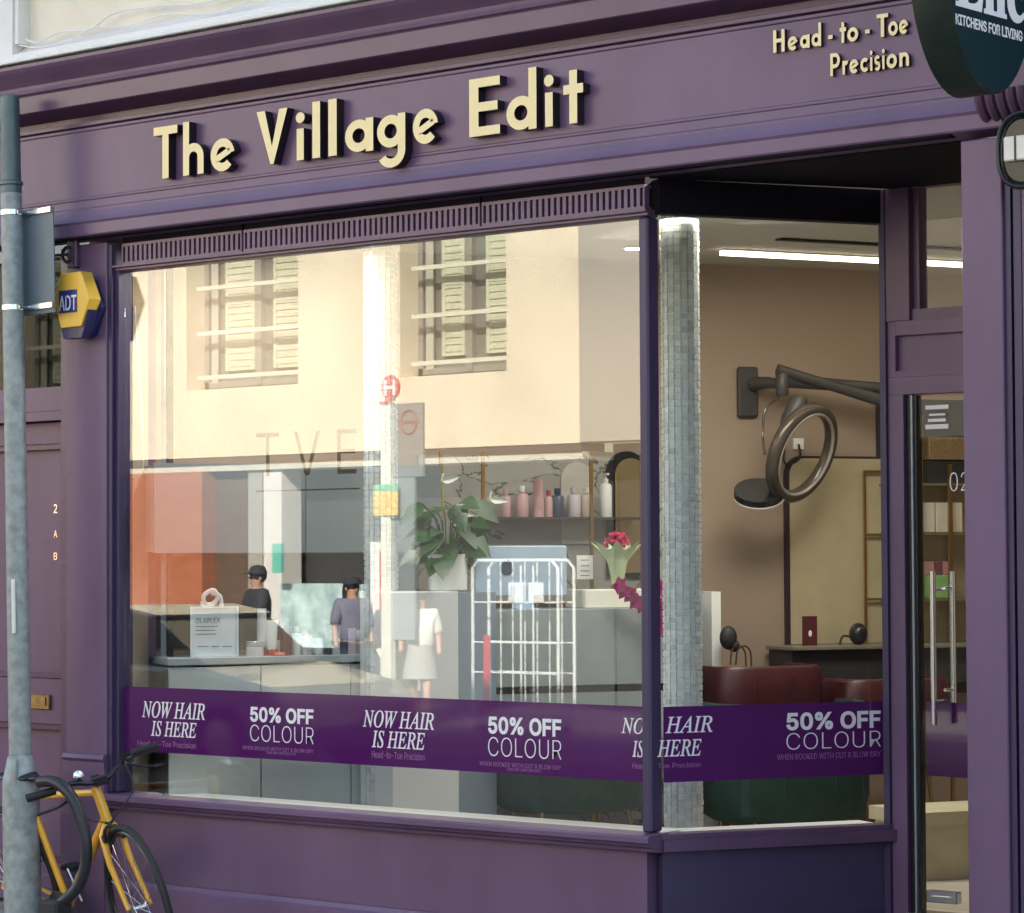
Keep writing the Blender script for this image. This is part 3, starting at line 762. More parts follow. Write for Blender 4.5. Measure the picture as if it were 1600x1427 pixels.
# bike lock: thick sleeved loop from the post
LK = root('bike_lock', 'thick black padded lock loop beside the lamp post under the handlebar', 'bike lock', (pp.x + .1, post_y, .3))
D_ = 12.28
def dist(px_, py_, D):
    d = ray(px_, py_); return _c + d * (D / FPX)
pts = [dist(a, b_, D_ + o_) for a, b_, o_ in ((62, 1222, .10), (85, 1222, .04), (108, 1240, -.02), (124, 1272, -.05), (134, 1312, -.07), (134, 1350, -.07), (122, 1385, -.06), (100, 1408, -.04), (80, 1425, 0))]
B().tube(smooth(pts, 6), .026, 14).build('loop', mat('black_lock_sleeve', (.022, .024, .03), .42, var=.3), LK)
p = dist(88, 1432, D_ - .03)
B().box(p.x - .07, p.x + .055, p.y - .05, p.y + .05, p.z - .16, p.z + .07, ch=.012).build('lock_body', BLACK, LK)

# projecting sign
SC = at(1549, -68, -.62)
PS = root('projecting_sign', 'round dark green hanging sign at the top right corner', 'sign', (SC.x, -.62, SC.z))
TEAL = mat('dark_teal_sign_face', (.004, .024, .030), .5, var=.05, spec=.12)
DGR = mat('dark_green_sign_rim', (.016, .027, .022), .4, var=.15, spec=.25)
ry, rz_ = .285, .455
oval = [(ry * math.cos(2 * PI * i / 64), rz_ * math.sin(2 * PI * i / 64)) for i in range(64)]
b = B(); n = 64
tk = .145
for (x, k) in ((-tk, .985), (-tk + .006, 1.0), (-.006, 1.0), (0, .985)):
    b.v += [(SC.x + x, -.62 + y * k, SC.z + z * k) for y, z in oval]
for j in range(3):
    for i in range(n):
        b.f.append((j * n + i, j * n + (i + 1) % n, (j + 1) * n + (i + 1) % n, (j + 1) * n + i)); b.m.append(0); b.sm.append(True)
b.f.append(tuple(range(n))); b.m.append(0); b.sm.append(False)
b.f.append(tuple(range(3 * n, 4 * n))); b.m.append(1); b.sm.append(False)
b.build('drum', [DGR, TEAL], PS)
def sgn(px_, py_):
    d = ray(px_, py_); k = (SC.x - CX) / d.x; return _c + d * k
a = sgn(1493, 37); 
text('lettering', 'KITCHENS FOR LIVING', F_SANS, (SC.x + .001, a.y, a.z - .002), (0, 1, 0), (0, 0, 1), (1, 0, 0), .43, .036, VWHITE, PS, .02)
a = sgn(1493, 8)
text('lettering', boldserif('Enc'), F_MATH, (SC.x + .001, a.y, a.z - .005), (0, 1, 0), (0, 0, 1), (1, 0, 0), .44, .19, VWHITE, PS, .012)
B().tube([(SC.x - tk / 2, -.62, SC.z + .44), (SC.x - tk / 2, -.62, SC.z + .62), (SC.x - tk / 2, -.1, SC.z + .62)], .015, 10).build('bracket', BLACK, PS)

# floodlight
fp_ = at(1598, 236, -.2)
FL = root('floodlight', 'black rimmed floodlight with pale glass on the right pilaster', 'floodlight', fp_)
fh = mat('smoky_black_plastic', (.03, .026, .022), .2, var=.3)
rx_, rz2 = .105, .128
ov = [(fp_.x + .02 + rx_ * math.copysign(abs(math.cos(2 * PI * i / 40)) ** .8, math.cos(2 * PI * i / 40)), fp_.z + rz2 * math.copysign(abs(math.sin(2 * PI * i / 40)) ** .8, math.sin(2 * PI * i / 40))) for i in range(40)]
B().prism_y(ov[::-1], -.215, -.105, 0).build('housing', fh, FL, bevel=.02)
B().tube([(x, -.222, z) for x, z in ov], .009, 8, closed=True).build('rim', BLACKG, FL)
a, b_ = at(1568, 253, -.232), at(1622, 208, -.232)
B().box(a.x, b_.x, -.235, -.216, a.z, b_.z, ch=.005).build('lens', mat('frosted_lens', (.85, .80, .74), .3), FL)
B().box(a.x + .045, a.x + .052, -.238, -.2351, a.z + .0, b_.z).build('lens_bar', BLACKG, FL)
B().tube([(fp_.x, -.11, fp_.z - .1), (fp_.x, -.11, 2.4), (fp_.x, -.11, -.1)], .007, 8).build('cable', BLACK, FL)

# ------------------------------------------------------------------ the room behind the glass
FZ = .2; RC = 3.12
fl = B().prism_z([(-.2, .06), (3.0, .06), (3.53, .93), (4.53, .93), (5.4, 2.5), (7.8, 7.4), (3.3, 7.6)], FZ - .1, FZ)
struct(fl, 'shop_floor', FLOORM)
struct(B().prism_z([(-.2, .06), (3.08, .06), (3.53, .97), (4.53, .97), (5.4, 2.5), (7.8, 7.4), (3.3, 7.6)], RC, RC + .1), 'shop_ceiling', CEIL)
wl = B(ROOM); wl.box(-.12, .0, -3.16, 5.4, FZ - .1, RC); struct(wl, 'party_wall', TAN)
struct(B(ROOM).box(0, 5, 5.0, 5.1, FZ - .1, RC), 'back_wall', TAN)
struct(B(ROOM).box(3.75, 3.85, -.0, 5.0, FZ - .1, RC), 'far_party_wall', TAN)
struct(B().box(-.20, .0, .055, .15, FZ - .1, RC), 'window_return', TAN)
# ceiling slot with the strip lamp
SLi = root('strip_light', 'long warm white strip light on the salon ceiling', 'ceiling light', atz(1240, 404, RC - .03))
p, q = atz(1127, 399, RC - .03), atz(1368, 411, RC - .03)
e = (q - p); q2 = p + e * 3.2
LAMP = mat('warm_strip_lamp', (1, .93, .8), .5, emit=(1, .87, .66), es=1.6)
sdv = e.normalized(); sn = V((sdv.y, -sdv.x, 0))
b = B(); 
for w_, z0, z1, mi in ((.016, -.0, .022, 0), (.03, .0225, .029, 1)):
    vs = [p + sn * w_, q2 + sn * w_, q2 - sn * w_, p - sn * w_]
    b.prism_z([(v.x, v.y) for v in vs], RC - .03 + z0, RC - .03 + z1, mi)
b.build('tube', [LAMP, WHITE], SLi)
struct(B().prism_z([((p + sn * .55)[0], (p + sn * .55)[1]), ((q2 + sn * .55)[0], (q2 + sn * .55)[1]), ((q2 + sn * .50)[0], (q2 + sn * .50)[1]), ((p + sn * .50)[0], (p + sn * .50)[1])], RC - .012, RC - .004), 'ceiling_slot', DARKI)
SPOT = root('downlight', 'small round ceiling downlight glowing at the top of the front window', 'ceiling light', atz(990, 389, RC))
p = atz(990, 389, RC - .012)
B().lathe([(.05, .004), (.055, .0), (.04, 0)], (p.x, p.y, p.z), 20).build('trim', WHITE, SPOT)
B().lathe([(.001, -.002), (.042, -.002)], (p.x, p.y, p.z), 20).build('lens', mat('downlight_and_fill_lamp', (1, 1, 1), .5, emit=(1, .9, .75), es=3), SPOT)
# light of the strip and downlight, plus an added fill lamp in front
def area(name, loc, sx, sy, en, col, rz=0):
    l = bpy.data.lights.new(name, 'AREA'); l.shape = 'RECTANGLE'; l.size = sx; l.size_y = sy; l.energy = en; l.color = col
    o = bpy.data.objects.new(name, l); COL.objects.link(o); o.location = loc; o.rotation_euler = (0, 0, rz); return o
P1 = ROOM @ V((1.4, 1.6, RC - .06)); area('strip_light_lamp', P1, .12, 3.5, 2.6, (1, .86, .66), -.46)
P3 = ROOM @ V((.62, -2.45, RC - .06)); area('downlight_and_fill_lamp', P3, .25, .25, 6, (1, .95, .88), -.46)  # added fill to brighten the counter, no fitting there
P2 = ROOM @ V((1.75, -.45, RC - .06)); area('downlight_and_fill_lamp', P2, .8, 1.6, 17, (1, .93, .82), -.46)

# mosaic columns
TILE = [mat('mosaic_tile_' + n_, c_, .22, var=.1, scale=30) for n_, c_ in (('pearl', (.76, .81, .81)), ('ice', (.67, .74, .76)), ('grey', (.68, .72, .71)), ('cream', (.76, .78, .74)), ('slate', (.56, .63, .66)))]
GROUT = mat('mosaic_grout', (.88, .88, .82), .6)
def mosaic(x, y, r, label):
    R_ = root('mosaic_column', label, 'column', (x, y, FZ), group='mosaic tiled columns')
    B().lathe([(r - .004, FZ), (r - .004, RC)], (x, y, 0), 28).build('core', GROUT, R_)
    b = B(); n = 18; pz = 2 * PI * r / n; k = int((RC - FZ) / pz)
    for j in range(k):
        z = FZ + j * pz
        for i in range(n):
            a = 2 * PI * i / n; w_ = pz * .405
            c, s_ = math.cos(a), math.sin(a)
            jt = random.uniform(-.0012, .0012); tl = random.uniform(-.03, .03)
            vs = []
            for rr in (r - .004, r + .0015 + jt):
                for (u_, q_) in ((-w_, -w_), (w_, -w_), (w_, w_), (-w_, w_)):
                    rr2 = rr + tl * u_
                    vs.append((x + rr2 * c - u_ * s_, y + rr2 * s_ + u_ * c, z + pz / 2 + q_))
            b.add(vs, [(4, 5, 6, 7), (0, 1, 5, 4), (1, 2, 6, 5), (2, 3, 7, 6), (3, 0, 4, 7)], random.choice((0, 0, 0, 1, 1, 2, 2, 3, 4)))
    b.build('mosaic_tiles', TILE, R_, kind='stuff', fix=False)
p = at(595, 700, .9); mosaic(p.x, .9, .078, 'mosaic tiled column behind the middle of the front window')
p = at(1064, 700, .9); mosaic(p.x, .9, .082, 'mosaic tiled column behind the angled side window')

# white end panel beside the second column
p, q = rm(1090, 925, .55), rm(1126, 925, .55)
tag(B(ROOM).box(.0, .55, q.y - .05, q.y, FZ, p.z).build('end_panel', WHITE), 'tall plain white end panel right of the second mosaic column', 'panel')
# curtain edge and blind cord, left end
CU = root('window_track', 'thin upright aluminium rail just inside the left end of the front window', 'rail', (0.26, .2, .55))
p = at(254, 900, .2)
B().box(p.x - .012, p.x + .014, .2, .21, .55, at(254, 420, .2).z).build('rail', mat('pale_blue_aluminium', (.50, .54, .66), .35, metal=.3), CU)
B().box(p.x + .0145, p.x + .03, .21, .24, .55, at(254, 420, .2).z).build('shadow_strip', BLACKG, CU)  # black strip stands in for the shadow beside the rail
CO = root('blind_cord', 'looped white blind cord hanging at the left edge of the front window', 'cord', at(212, 700, .06))
pts = [at(a, b_, .06) for a, b_ in ((199, 478), (197, 600), (196, 700), (200, 735), (212, 747), (222, 738), (224, 715), (222, 650), (214, 560), (211, 478))]
B().tube(smooth(pts, 6), .0032, 6).build('cord', BLIND, CO)

# left display counter along the party wall with wall cabinets above
def rbox(px0, py0, px1, py1, off0, off1, b=None, mi=0, ch=0):
    """box standing off the party wall whose front face fills that pixel rectangle"""
    a, c_ = rm(px0, (py0 + py1) / 2, off1), rm(px1, (py0 + py1) / 2, off1)
    zt_, zb_ = rm((px0 + px1) / 2, py0, off1).z, rm((px0 + px1) / 2, py1, off1).z
    b = b or B(ROOM)
    return b.box(off0, off1, a.y, c_.y, zb_, zt_, mi, ch)
LC = root('display_counter', 'light grey counter with product bottles behind the left part of the window', 'counter', ROOM @ V((.2, -2.5, FZ)))
a, c_ = rm(262, 1018, .34), rm(690, 1012, .34)
ztop = 1.175
B(ROOM).box(.002, .34, a.y, c_.y, ztop - .035, ztop, ch=.003).build('worktop', RGREY, LC)
n = 3
for k in range(n):
    y0 = a.y + .01 + (c_.y - a.y - .02) * k / n; y1 = a.y + .01 + (c_.y - a.y - .02) * (k + 1) / n
    B(ROOM).box(.002, .32, y0 + .003, y1 - .003, FZ, ztop - .045).build('counter_panel', mat('pale_counter_front', (.52, .57, .57), .3, var=.04), LC)
B(ROOM).box(.05, .30, a.y - .0, c_.y, FZ, ztop - .05).build('carcass', DARKI, LC)
WC = root('wall_cabinets', 'pale grey wall cabinets hanging above the display counter', 'cabinet', ROOM @ V((.1, -2.4, 1.7)))
x0s = [rm(p_, 800, .28).y for p_ in (240, 478, 690)]
for k in range(2):
    B(ROOM).box(.26, .28, x0s[k] + .002, x0s[k + 1] - .002, 1.655, 2.07).build('cabinet_door', mat('cabinet_grey', (.27, .30, .32), .35, var=.02), WC)
B(ROOM).box(.002, .259, x0s[0], x0s[2], 1.66, 2.06).build('carcass', RGREY, WC)
tag(B(ROOM).box(.002, .012, x0s[0], x0s[2], 1.21, 1.64).build('backsheet', DARKI), 'dark sheet between the counter and the grey wall cabinets', 'backsheet')  # plain dark sheet on the wall below the cabinets

# products
def bottle_proto(kind, m1, m2, r, h, label, cat='bottle', group=None):
    r *= 1.15; h *= 1.1
    R_ = root('product_' + kind, label, cat, (0, 0, 0), group=group)
    if kind == 'jar':
        B().lathe([(r * .95, 0), (r, .004), (r, h * .62), (r * .95, h * .65)], n=18).build('body', m1, R_, local=True)
        B().lathe([(r * 1.03, h * .655), (r * 1.03, h * .98), (r, h)], n=18).build('lid', m2, R_, local=True)
    elif kind == 'tube':
        b = B(); b.v = []
        k_ = 16
        rings = [(r * .8, r * .8, h * .18), (r * .95, r * .8, h * .3), (r * 1.1, r * .35, h * .9), (r * 1.15, r * .06, h)]
        vs = [(ax * math.cos(2 * PI * i / k_), ay * math.sin(2 * PI * i / k_), z) for ax, ay, z in rings for i in range(k_)]
        fs = [(j * k_ + i, j * k_ + (i + 1) % k_, (j + 1) * k_ + (i + 1) % k_, (j + 1) * k_ + i) for j in range(3) for i in range(k_)] + [tuple(range(48, 64))]
        b.add(vs, fs, 0, True); b.build('body', m1, R_, local=True)
        B().lathe([(r * .82, 0), (r * .82, h * .179)], n=16).build('cap', m2, R_, local=True)
    else:
        B().lathe([(r * .93, 0), (r, .004), (r, h * .68), (r * .85, h * .74), (r * .35, h * .78), (r * .35, h * .81)], n=18).build('body', m1, R_, local=True)
        if kind == 'pump_bottle':
            B().lathe([(r * .4, h * .812), (r * .4, h * .87), (r * .12, h * .875), (r * .12, h * .95)], n=12).box(-r * .15, r * .7, -r * .2, r * .2, h * .951, h).build('pump', m2, R_, local=True)
        else:
            B().lathe([(r * .5, h * .812), (r * .5, h * .99), (r * .45, h)], n=14).build('cap', m2, R_, local=True)
    return R_
PW = mat('white_plastic', (.78, .78, .76), .35, var=.02); PR = mat('red_plastic', (.42, .03, .02), .4); PPK = mat('pink_plastic', (.60, .36, .36), .4, var=.05)
PCR = mat('cream_plastic', (.66, .57, .44), .4); PBL = mat('navy_bottle', (.03, .05, .10), .3); PSI = mat('silver_label', (.55, .58, .62), .3, metal=.4); PBK = BLACKG
PLV = mat('lilac_plastic', (.56, .48, .52), .4)
counts = {}
protos = {}
def product(kind, m1, m2, r, h, local, label, group):
    key = (kind, m1.name, m2.name, r, h)
    loc = ROOM @ V(local)
    if key not in protos:
        R_ = bottle_proto(kind, m1, m2, r, h, label, 'jar' if kind == 'jar' else 'bottle' if 'bottle' in kind else 'product tube', group); R_.location = loc; R_.rotation_euler = (0, 0, random.uniform(-.5, .5))
        protos[key] = (R_, kids(R_))
    else:
        s_, ch = protos[key]
        copy_tree(s_, loc, random.uniform(-.5, .5), label, ch=ch)
G1 = 'hair products on the display counter'
cpx = [(398, 'jar', PW, PSI, .036, .062, 'low white jar beside the framed price card'), (409, 'tube', PW, PR, .024, .20, 'tall white tube on a dark red cap beside the price card'),
       (424, 'tube', PW, PR, .026, .15, 'white tube with a red cap standing in front of the dark bottles'), (440, 'bottle', PW, PCR, .020, .085, 'small white bottle with a cream cap next to the red capped tube'),
       (447, 'bottle', mat('dark_red_bottle', (.10, .02, .03), .3), PBK, .026, .16, 'dark red bottle with a black cap between white bottles'), (463, 'bottle', PW, PW, .024, .12, 'plain white bottle in the middle of the counter row'),
       (480, 'bottle', PSI, PBK, .022, .11, 'silver grey bottle with a black cap on the counter'), (497, 'jar', PW, PW, .026, .07, 'small white lidded jar right of the silver bottle'),
       (512, 'bottle', PBK, PBK, .018, .13, 'slim black bottle left of the blue grey cartons'), (560, 'bottle', PLV, PBK, .022, .13, 'lilac bottle partly behind the mosaic column'),
       (573, 'bottle', PSI, PW, .022, .12, 'silver bottle with white cap behind the mosaic column')]
for i, (px_, k, m1, m2, r, h, lb) in enumerate(cpx):
    l = rm(px_, 1000, .24 if i % 2 else .27)
    product(k, m1, m2, r, h, (l.x, l.y, ztop), lb, G1)
for i, px_ in enumerate((524, 536, 549)):
    l = rm(px_, 1000, .26); c_ = ROOM @ V((l.x, l.y, ztop))
    o = tag(B(ROOM).box(l.x - .02, l.x + .02, l.y - .022, l.y + .018, ztop, ztop + .14 - .01 * i, ch=.002).build('carton', [PSI, PBL, PLV][i]), ['silver carton, first of three on the counter', 'navy carton between the silver and the lilac cartons', 'lilac carton nearest the mosaic column'][i], 'carton', G1)
l = rm(437, 1012, .30); o = B(ROOM).lathe([(.02, 0), (.026, .004), (.026, .012), (.02, .016)], (l.x, l.y, ztop), 16)
tag(o.build('puck', mat('coral_plastic', (.85, .22, .15), .4)), 'small coral disc lying on the front edge of the counter', 'tin')
FC = root('price_card', 'acrylic framed white card standing on the left end of the counter', 'card', ROOM @ V((.2, -2.8, ztop)))
a, c_ = rm(300, 1012, .30), rm(371, 1012, .30); zt_ = rm(335, 948, .30).z
B(ROOM).box(.285, .289, a.y, c_.y, ztop, zt_).build('card', mat('pale_blue_card', (.62, .70, .76), .5), FC)
B(ROOM).box(.290, .296, a.y - .006, c_.y + .006, ztop + .001, ztop + .01).box(.290, .296, a.y - .006, a.y, ztop + .011, zt_).box(.290, .296, c_.y, c_.y + .006, ztop + .011, zt_).box(.290, .296, a.y, c_.y, zt_ - .006, zt_).box(.24, .289, a.y - .004, c_.y + .004, ztop, ztop + .0009).build('frame', mat('clear_acrylic', (.8, .85, .9), .15), FC)
def room_text(px0, py0, px1, py1, off, body, font, m, par, wt=0):
    a, c_ = rm(px0, py1, off), rm(px1, py0, off)
    P0 = ROOM @ a
    return text('lettering', body, font, P0, RD, (0, 0, 1), RN, c_.y - a.y, c_.z - a.z, m, par, wt)
GREYT = mat('grey_print', (.18, .20, .24), .6)
room_text(306, 965, 344, 974, .2905, 'OLAPLEX', F_SANS, GREYT, FC)
b = B(ROOM)
for k, (x0, x1, y) in enumerate(((306, 340, 979), (306, 336, 985), (306, 338, 991), (308, 326, 1010), (330, 342, 1010), (348, 362, 1010))):
    a, c_ = rm(x0, y, .2905), rm(x1, y, .2905); b.box(.289, .2905, a.y, c_.y, a.z - .003, a.z + .001)
b.build('print_lines', GREYT, FC)
RB = root('ribbon_bow', 'curled white ribbon on top of the framed card', 'ribbon', ROOM @ V((.28, -2.75, zt_)))
p0 = rm(330, 948, .285)
b = B(ROOM)
pts = smooth([(.285, p0.y - .03, p0.z), (.285, p0.y - .035, p0.z + .05), (.285, p0.y + .01, p0.z + .075), (.285, p0.y + .03, p0.z + .04), (.285, p0.y - .0, p0.z + .01), (.285, p0.y - .05, p0.z + .015)], 6)
b.tube(pts, .011, 6); b.tube(smooth([(.285, p0.y, p0.z + .06), (.285, p0.y + .04, p0.z + .05), (.285, p0.y + .05, p0.z)], 5), .010, 6)
b.build('loop', PAPER, RB)

# plant on white plinth
PL = root('white_plinth', 'tall white plinth under the potted plant in the middle of the window', 'plinth', ROOM @ V((.75, -1.75, FZ)))
a, c_ = rm(612, 925, .78), rm(716, 925, .78)
B(ROOM).box(.35, .78, a.y, c_.y, FZ, a.z, ch=.004).build('body', WHITE, PL)
RD0 = root('reception_desk', 'grey reception desk with a dark toe groove behind the window', 'desk', ROOM @ V((.7, -1.2, FZ)))
d0, d1 = c_.y + .003, rm(1080, 952, .72).y
a1 = rm(775, 925, .74)
B(ROOM).box(.30, .74, d0, a1.y, FZ, a.z - .004, ch=.003).build('end_block', mat('blue_grey_laminate', (.27, .33, .39), .4, var=.03), RD0)
zt_ = rm(880, 952, .72).z
zg0, zg1 = rm(880, 1083, .72).z, rm(880, 1072, .72).z
B(ROOM).box(.30, .72, a1.y + .002, d1, zg1, zt_, ch=.003).build('desk_front', mat('desk_grey', (.31, .35, .36), .45, var=.05), RD0)
B(ROOM).box(.30, .70, a1.y + .002, d1, zg0, zg1 - .001).build('groove', DARKI, RD0)
B(ROOM).box(.30, .72, a1.y + .002, d1, zg0 - .22, zg0 - .001).build('lower_front', mat('desk_grey', (.36, .40, .41)), RD0)
pp_ = rm(716, 922, .66)
PP = root('potted_plant', 'white flowering peace lily in a smooth white pot on the plinth', 'plant', ROOM @ V((.60, pp_.y, a.z)))
pc = V((.60, pp_.y - .03, pp_.z))
hp = rm(716, 866, .60).z - a.z
B(ROOM).lathe([(.086, 0), (.092, .006), (.094, hp - .004), (.090, hp), (.082, hp - .003), (.08, hp - .03)], (pc.x, pc.y, a.z), 32).lathe([(.001, hp - .03), (.082, hp - .03)], (pc.x, pc.y, a.z), 20, 1).build('pot', [mat('white_ceramic', (.84, .84, .82), .3), mat('potting_soil', (.03, .02, .015), .9)], PP)
def leaf_mesh(b, base, dr, up, L, W, mi=0, fold=.25, droop=.3):
    dr = V(dr).normalized(); up = V(up); side = dr.cross(up).normalized(); up = side.cross(dr).normalized()
    prof = [(0, .0), (.12, .62), (.3, 1.0), (.55, .82), (.8, .42), (1, 0)]
    vs = []; fs = []
    for t_, w_ in prof:
        c = V(base) + dr * L * t_ - V((0, 0, 1)) * droop * L * t_ * t_
        vs += [c + side * W * w_ * .5 + up * W * w_ * fold, c, c - side * W * w_ * .5 + up * W * w_ * fold]
    for i in range(5):
        k = i * 3
        fs += [(k, k + 1, k + 4, k + 3), (k + 1, k + 2, k + 5, k + 4)]
    b.add(vs, fs, mi, True)
rg = random.Random(3)
base = ROOM @ V((pc.x, pc.y, a.z + hp - .02))
for i in range(46):
    an = rg.uniform(0, 2 * PI); rr = rg.uniform(.04, .15); hh = rg.uniform(.05, .27) if i % 3 else rg.uniform(.0, .12)
    tip = base + V((math.cos(an) * rr, math.sin(an) * rr, hh))
    b = B(); b.tube(smooth([base + V((math.cos(an) * .02, math.sin(an) * .02, 0)), base + V((math.cos(an) * rr * .5, math.sin(an) * rr * .5, hh * .75)), tip], 3), .0028, 5, cap=False)
    up_ = (V((0, 0, .7)) - _v * rg.uniform(.3, 1.2) + V((rg.uniform(-.4, .4), rg.uniform(-.4, .4), 0)))
    leaf_mesh(b, tip, (math.cos(an), math.sin(an), rg.uniform(-.9, .15)), up_, rg.uniform(.10, .155), rg.uniform(.075, .115), 1 if i % 11 == 0 else 0, rg.uniform(.02, .15), rg.uniform(.1, .4))
    b.build('leaf', [LEAF, LEAFP], PP, fix=False)
for px_, py_, L in ((690, 752, .09), (712, 800, .10), (705, 818, .07), (765, 780, .09), (728, 792, .06)):
    tip = ROOM @ rm(px_, py_, .58)
    b = B(); b.tube(smooth([base, base.lerp(tip, .5) + V((0, 0, .03)), tip], 4), .003, 5, cap=False, mi=1)
    leaf_mesh(b, tip, (_r + V((0, 0, rg.uniform(-.3, .6)))), (-_v), L, .036, 0, .3, .0)
    b.tube([tip, tip + V((.01, 0, .035))], .005, 6)
    b.build('flower', [PETAL, LEAFP], PP, fix=False)

# computer on the desk
CM = root('desktop_computer', 'back of a pale blue desktop computer on the reception desk', 'computer', ROOM @ V((.5, -1.3, zt_)))
BLUE = mat('pale_blue_aluminium_case', (.50, .64, .80), .35, metal=.2, var=.03)
a, c_ = rm(742, 853, .62), rm(886, 853, .62)
zb_ = rm(815, 932, .62).z
B(ROOM).box(.600, .62, a.y, c_.y, zb_, a.z, ch=.006).build('screen_back', BLUE, CM)
m_ = (a.y + c_.y) / 2
B(ROOM).box(.621, .65, m_ - .05, m_ + .05, zt_ - .0, zb_ + .06, ch=.004).box(.56, .70, m_ - .06, m_ + .06, zt_, zt_ + .006).build('stand', BLUE, CM)
ap = rm(792, 888, .6215)
LG = mat('logo_dark_blue', (.02, .05, .12), .2)
b = B(ROOM)
prof = []
for i in range(28):
    t_ = 2 * PI * i / 28
    r_ = .036 * (1 - .10 * math.exp(-((t_ - PI / 2) / .35) ** 2) - .08 * math.exp(-((t_ - 3 * PI / 2) / .3) ** 2))
    y_, z_ = r_ * math.cos(t_) * .95, r_ * math.sin(t_)
    dd = math.hypot(y_ - .041, z_ - .004)
    if dd < .012: y_ -= (.012 - dd) * 1.1
    prof.append((ap.y + y_, ap.z + z_))
vs = [(.6212, y, z) for y, z in prof] + [(.6225, y, z) for y, z in prof]
b.add(vs, [tuple(range(28)), tuple(range(28, 56))] + [(i, (i + 1) % 28, 28 + (i + 1) % 28, 28 + i) for i in range(28)])
b.add([(.6225, ap.y + .001, ap.z + .028), (.6225, ap.y + .010, ap.z + .032), (.6225, ap.y + .015, ap.z + .044), (.6225, ap.y + .004, ap.z + .040)], [(0, 1, 2, 3)])
b.build('logo', LG, CM)

# shelving with brass posts, marble back
MARB = bpy.data.materials.new('grey_veined_marble'); MARB.use_nodes = True
t = MARB.node_tree; bs = t.nodes['Principled BSDF']; bs.inputs['Roughness'].default_value = .25
tc = t.nodes.new('ShaderNodeTexCoord'); nz = t.nodes.new('ShaderNodeTexNoise'); nz.inputs['Scale'].default_value = 1.6; nz.inputs['Detail'].default_value = 5; nz.inputs['Distortion'].default_value = 2.2
rp = t.nodes.new('ShaderNodeValToRGB'); els = rp.color_ramp.elements
els[0].position = .44; els[0].color = (.36, .34, .31, 1); els[1].position = .56; els[1].color = (.42, .40, .37, 1)
e_ = els.new(.49); e_.color = (.38, .36, .33, 1); e_ = els.new(.503); e_.color = (.06, .055, .05, 1); e_ = els.new(.516); e_.color = (.38, .36, .33, 1)
t.links.new(tc.outputs['Object'], nz.inputs['Vector']); t.links.new(nz.outputs[0], rp.inputs[0]); t.links.new(rp.outputs[0], bs.inputs['Base Color'])
SH = root('retail_shelving', 'brass framed retail shelving against a grey marble wall panel', 'shelving', ROOM @ V((.05, -.9, FZ)))
y0, y1 = rm(655, 800, .02).y, rm(1045, 800, .02).y
B(ROOM).box(.002, .02, y0, y1, FZ, 2.13).build('marble_panel', MARB, SH)
for px_ in (690, 756, 925, 1004):
    l = rm(px_, 800, .2)
    B(ROOM).box(.185, .20, l.y - .008, l.y + .008, FZ, 2.14).build('post', BRASS, SH)
shz = rm(850, 808, .2).z
for z in (shz, shz - .42):
    l0, l1 = rm(752, 800, .2).y, rm(1008, 800, .2).y
    B(ROOM).box(.021, .183, l0, l1, z - .012, z).build('shelf', mat('dark_shelf', (.05, .035, .025), .5), SH)
G2 = 'hair products on the brass shelving'
for i, (px_, k, m1, m2, r, h, lb) in enumerate([(790, 'bottle', PPK, PPK, .022, .125, 'dull pink bottle at the left end of the brass shelf'), (815, 'bottle', PPK, PW, .030, .14, 'wide pink bottle with a white cap on the brass shelf'),
        (841, 'tube', PPK, PPK, .032, .175, 'tallest pink tube standing on the brass shelf'), (857, 'bottle', PPK, PR, .018, .12, 'slim pink bottle with a red cap on the brass shelf'), (871, 'bottle', PBL, PBL, .028, .13, 'dark navy bottle right of the pink ones'),
        (897, 'bottle', PLV, PLV, .030, .135, 'lilac white bottle in front of the pale arch'), (917, 'bottle', PCR, PW, .028, .135, 'cream bottle at the right end of the pale arch'), (947, 'pump_bottle', PW, PW, .026, .20, 'white pump bottle standing near the brass arch mirror')]):
    l = rm(px_, 800, .12)
    product(k, m1, m2, r, h, (.12, l.y, shz), lb, G2)
# pale arch niche & arch mirror
def archbox(b, off0, off1, y0, y1, z0, z1, mi=0):
    r_ = (y1 - y0) / 2; c_ = (y0 + y1) / 2
    pr = [(y0, z0), (y1, z0)] + [(c_ + r_ * math.cos(PI * i / 16), z1 - r_ + r_ * math.sin(PI * i / 16)) for i in range(17)]
    n = len(pr)
    b.add([(off0, y, z) for y, z in pr] + [(off1, y, z) for y, z in pr], [tuple(range(n)), tuple(range(n, 2 * n))[::-1]] + [(i, (i + 1) % n, n + (i + 1) % n, n + i) for i in range(n)], mi)
    return b
l0, l1 = rm(877, 800, .03), rm(928, 800, .03)
tag(archbox(B(ROOM), .021, .03, l0.y, l1.y, rm(900, 850, .03).z, rm(900, 722, .03).z).build('arched_niche', mat('blush_panel', (.55, .50, .45), .5)), 'pale arched panel behind the lilac and cream bottles', 'panel')
AM = root('arch_mirror', 'arched mirror with a dark frame right of the pump bottle', 'mirror', ROOM @ V((.04, -.5, 1.9)))
l0, l1 = rm(950, 800, .05), rm(1012, 800, .05)
archbox(B(ROOM), .022, .045, l0.y, l1.y, rm(980, 900, .05).z, rm(980, 705, .05).z).build('frame', BLACKG, AM)
archbox(B(ROOM), .046, .05, l0.y + .04, l1.y - .0, rm(980, 895, .05).z, rm(980, 716, .05).z).build('glass', MIRR, AM)

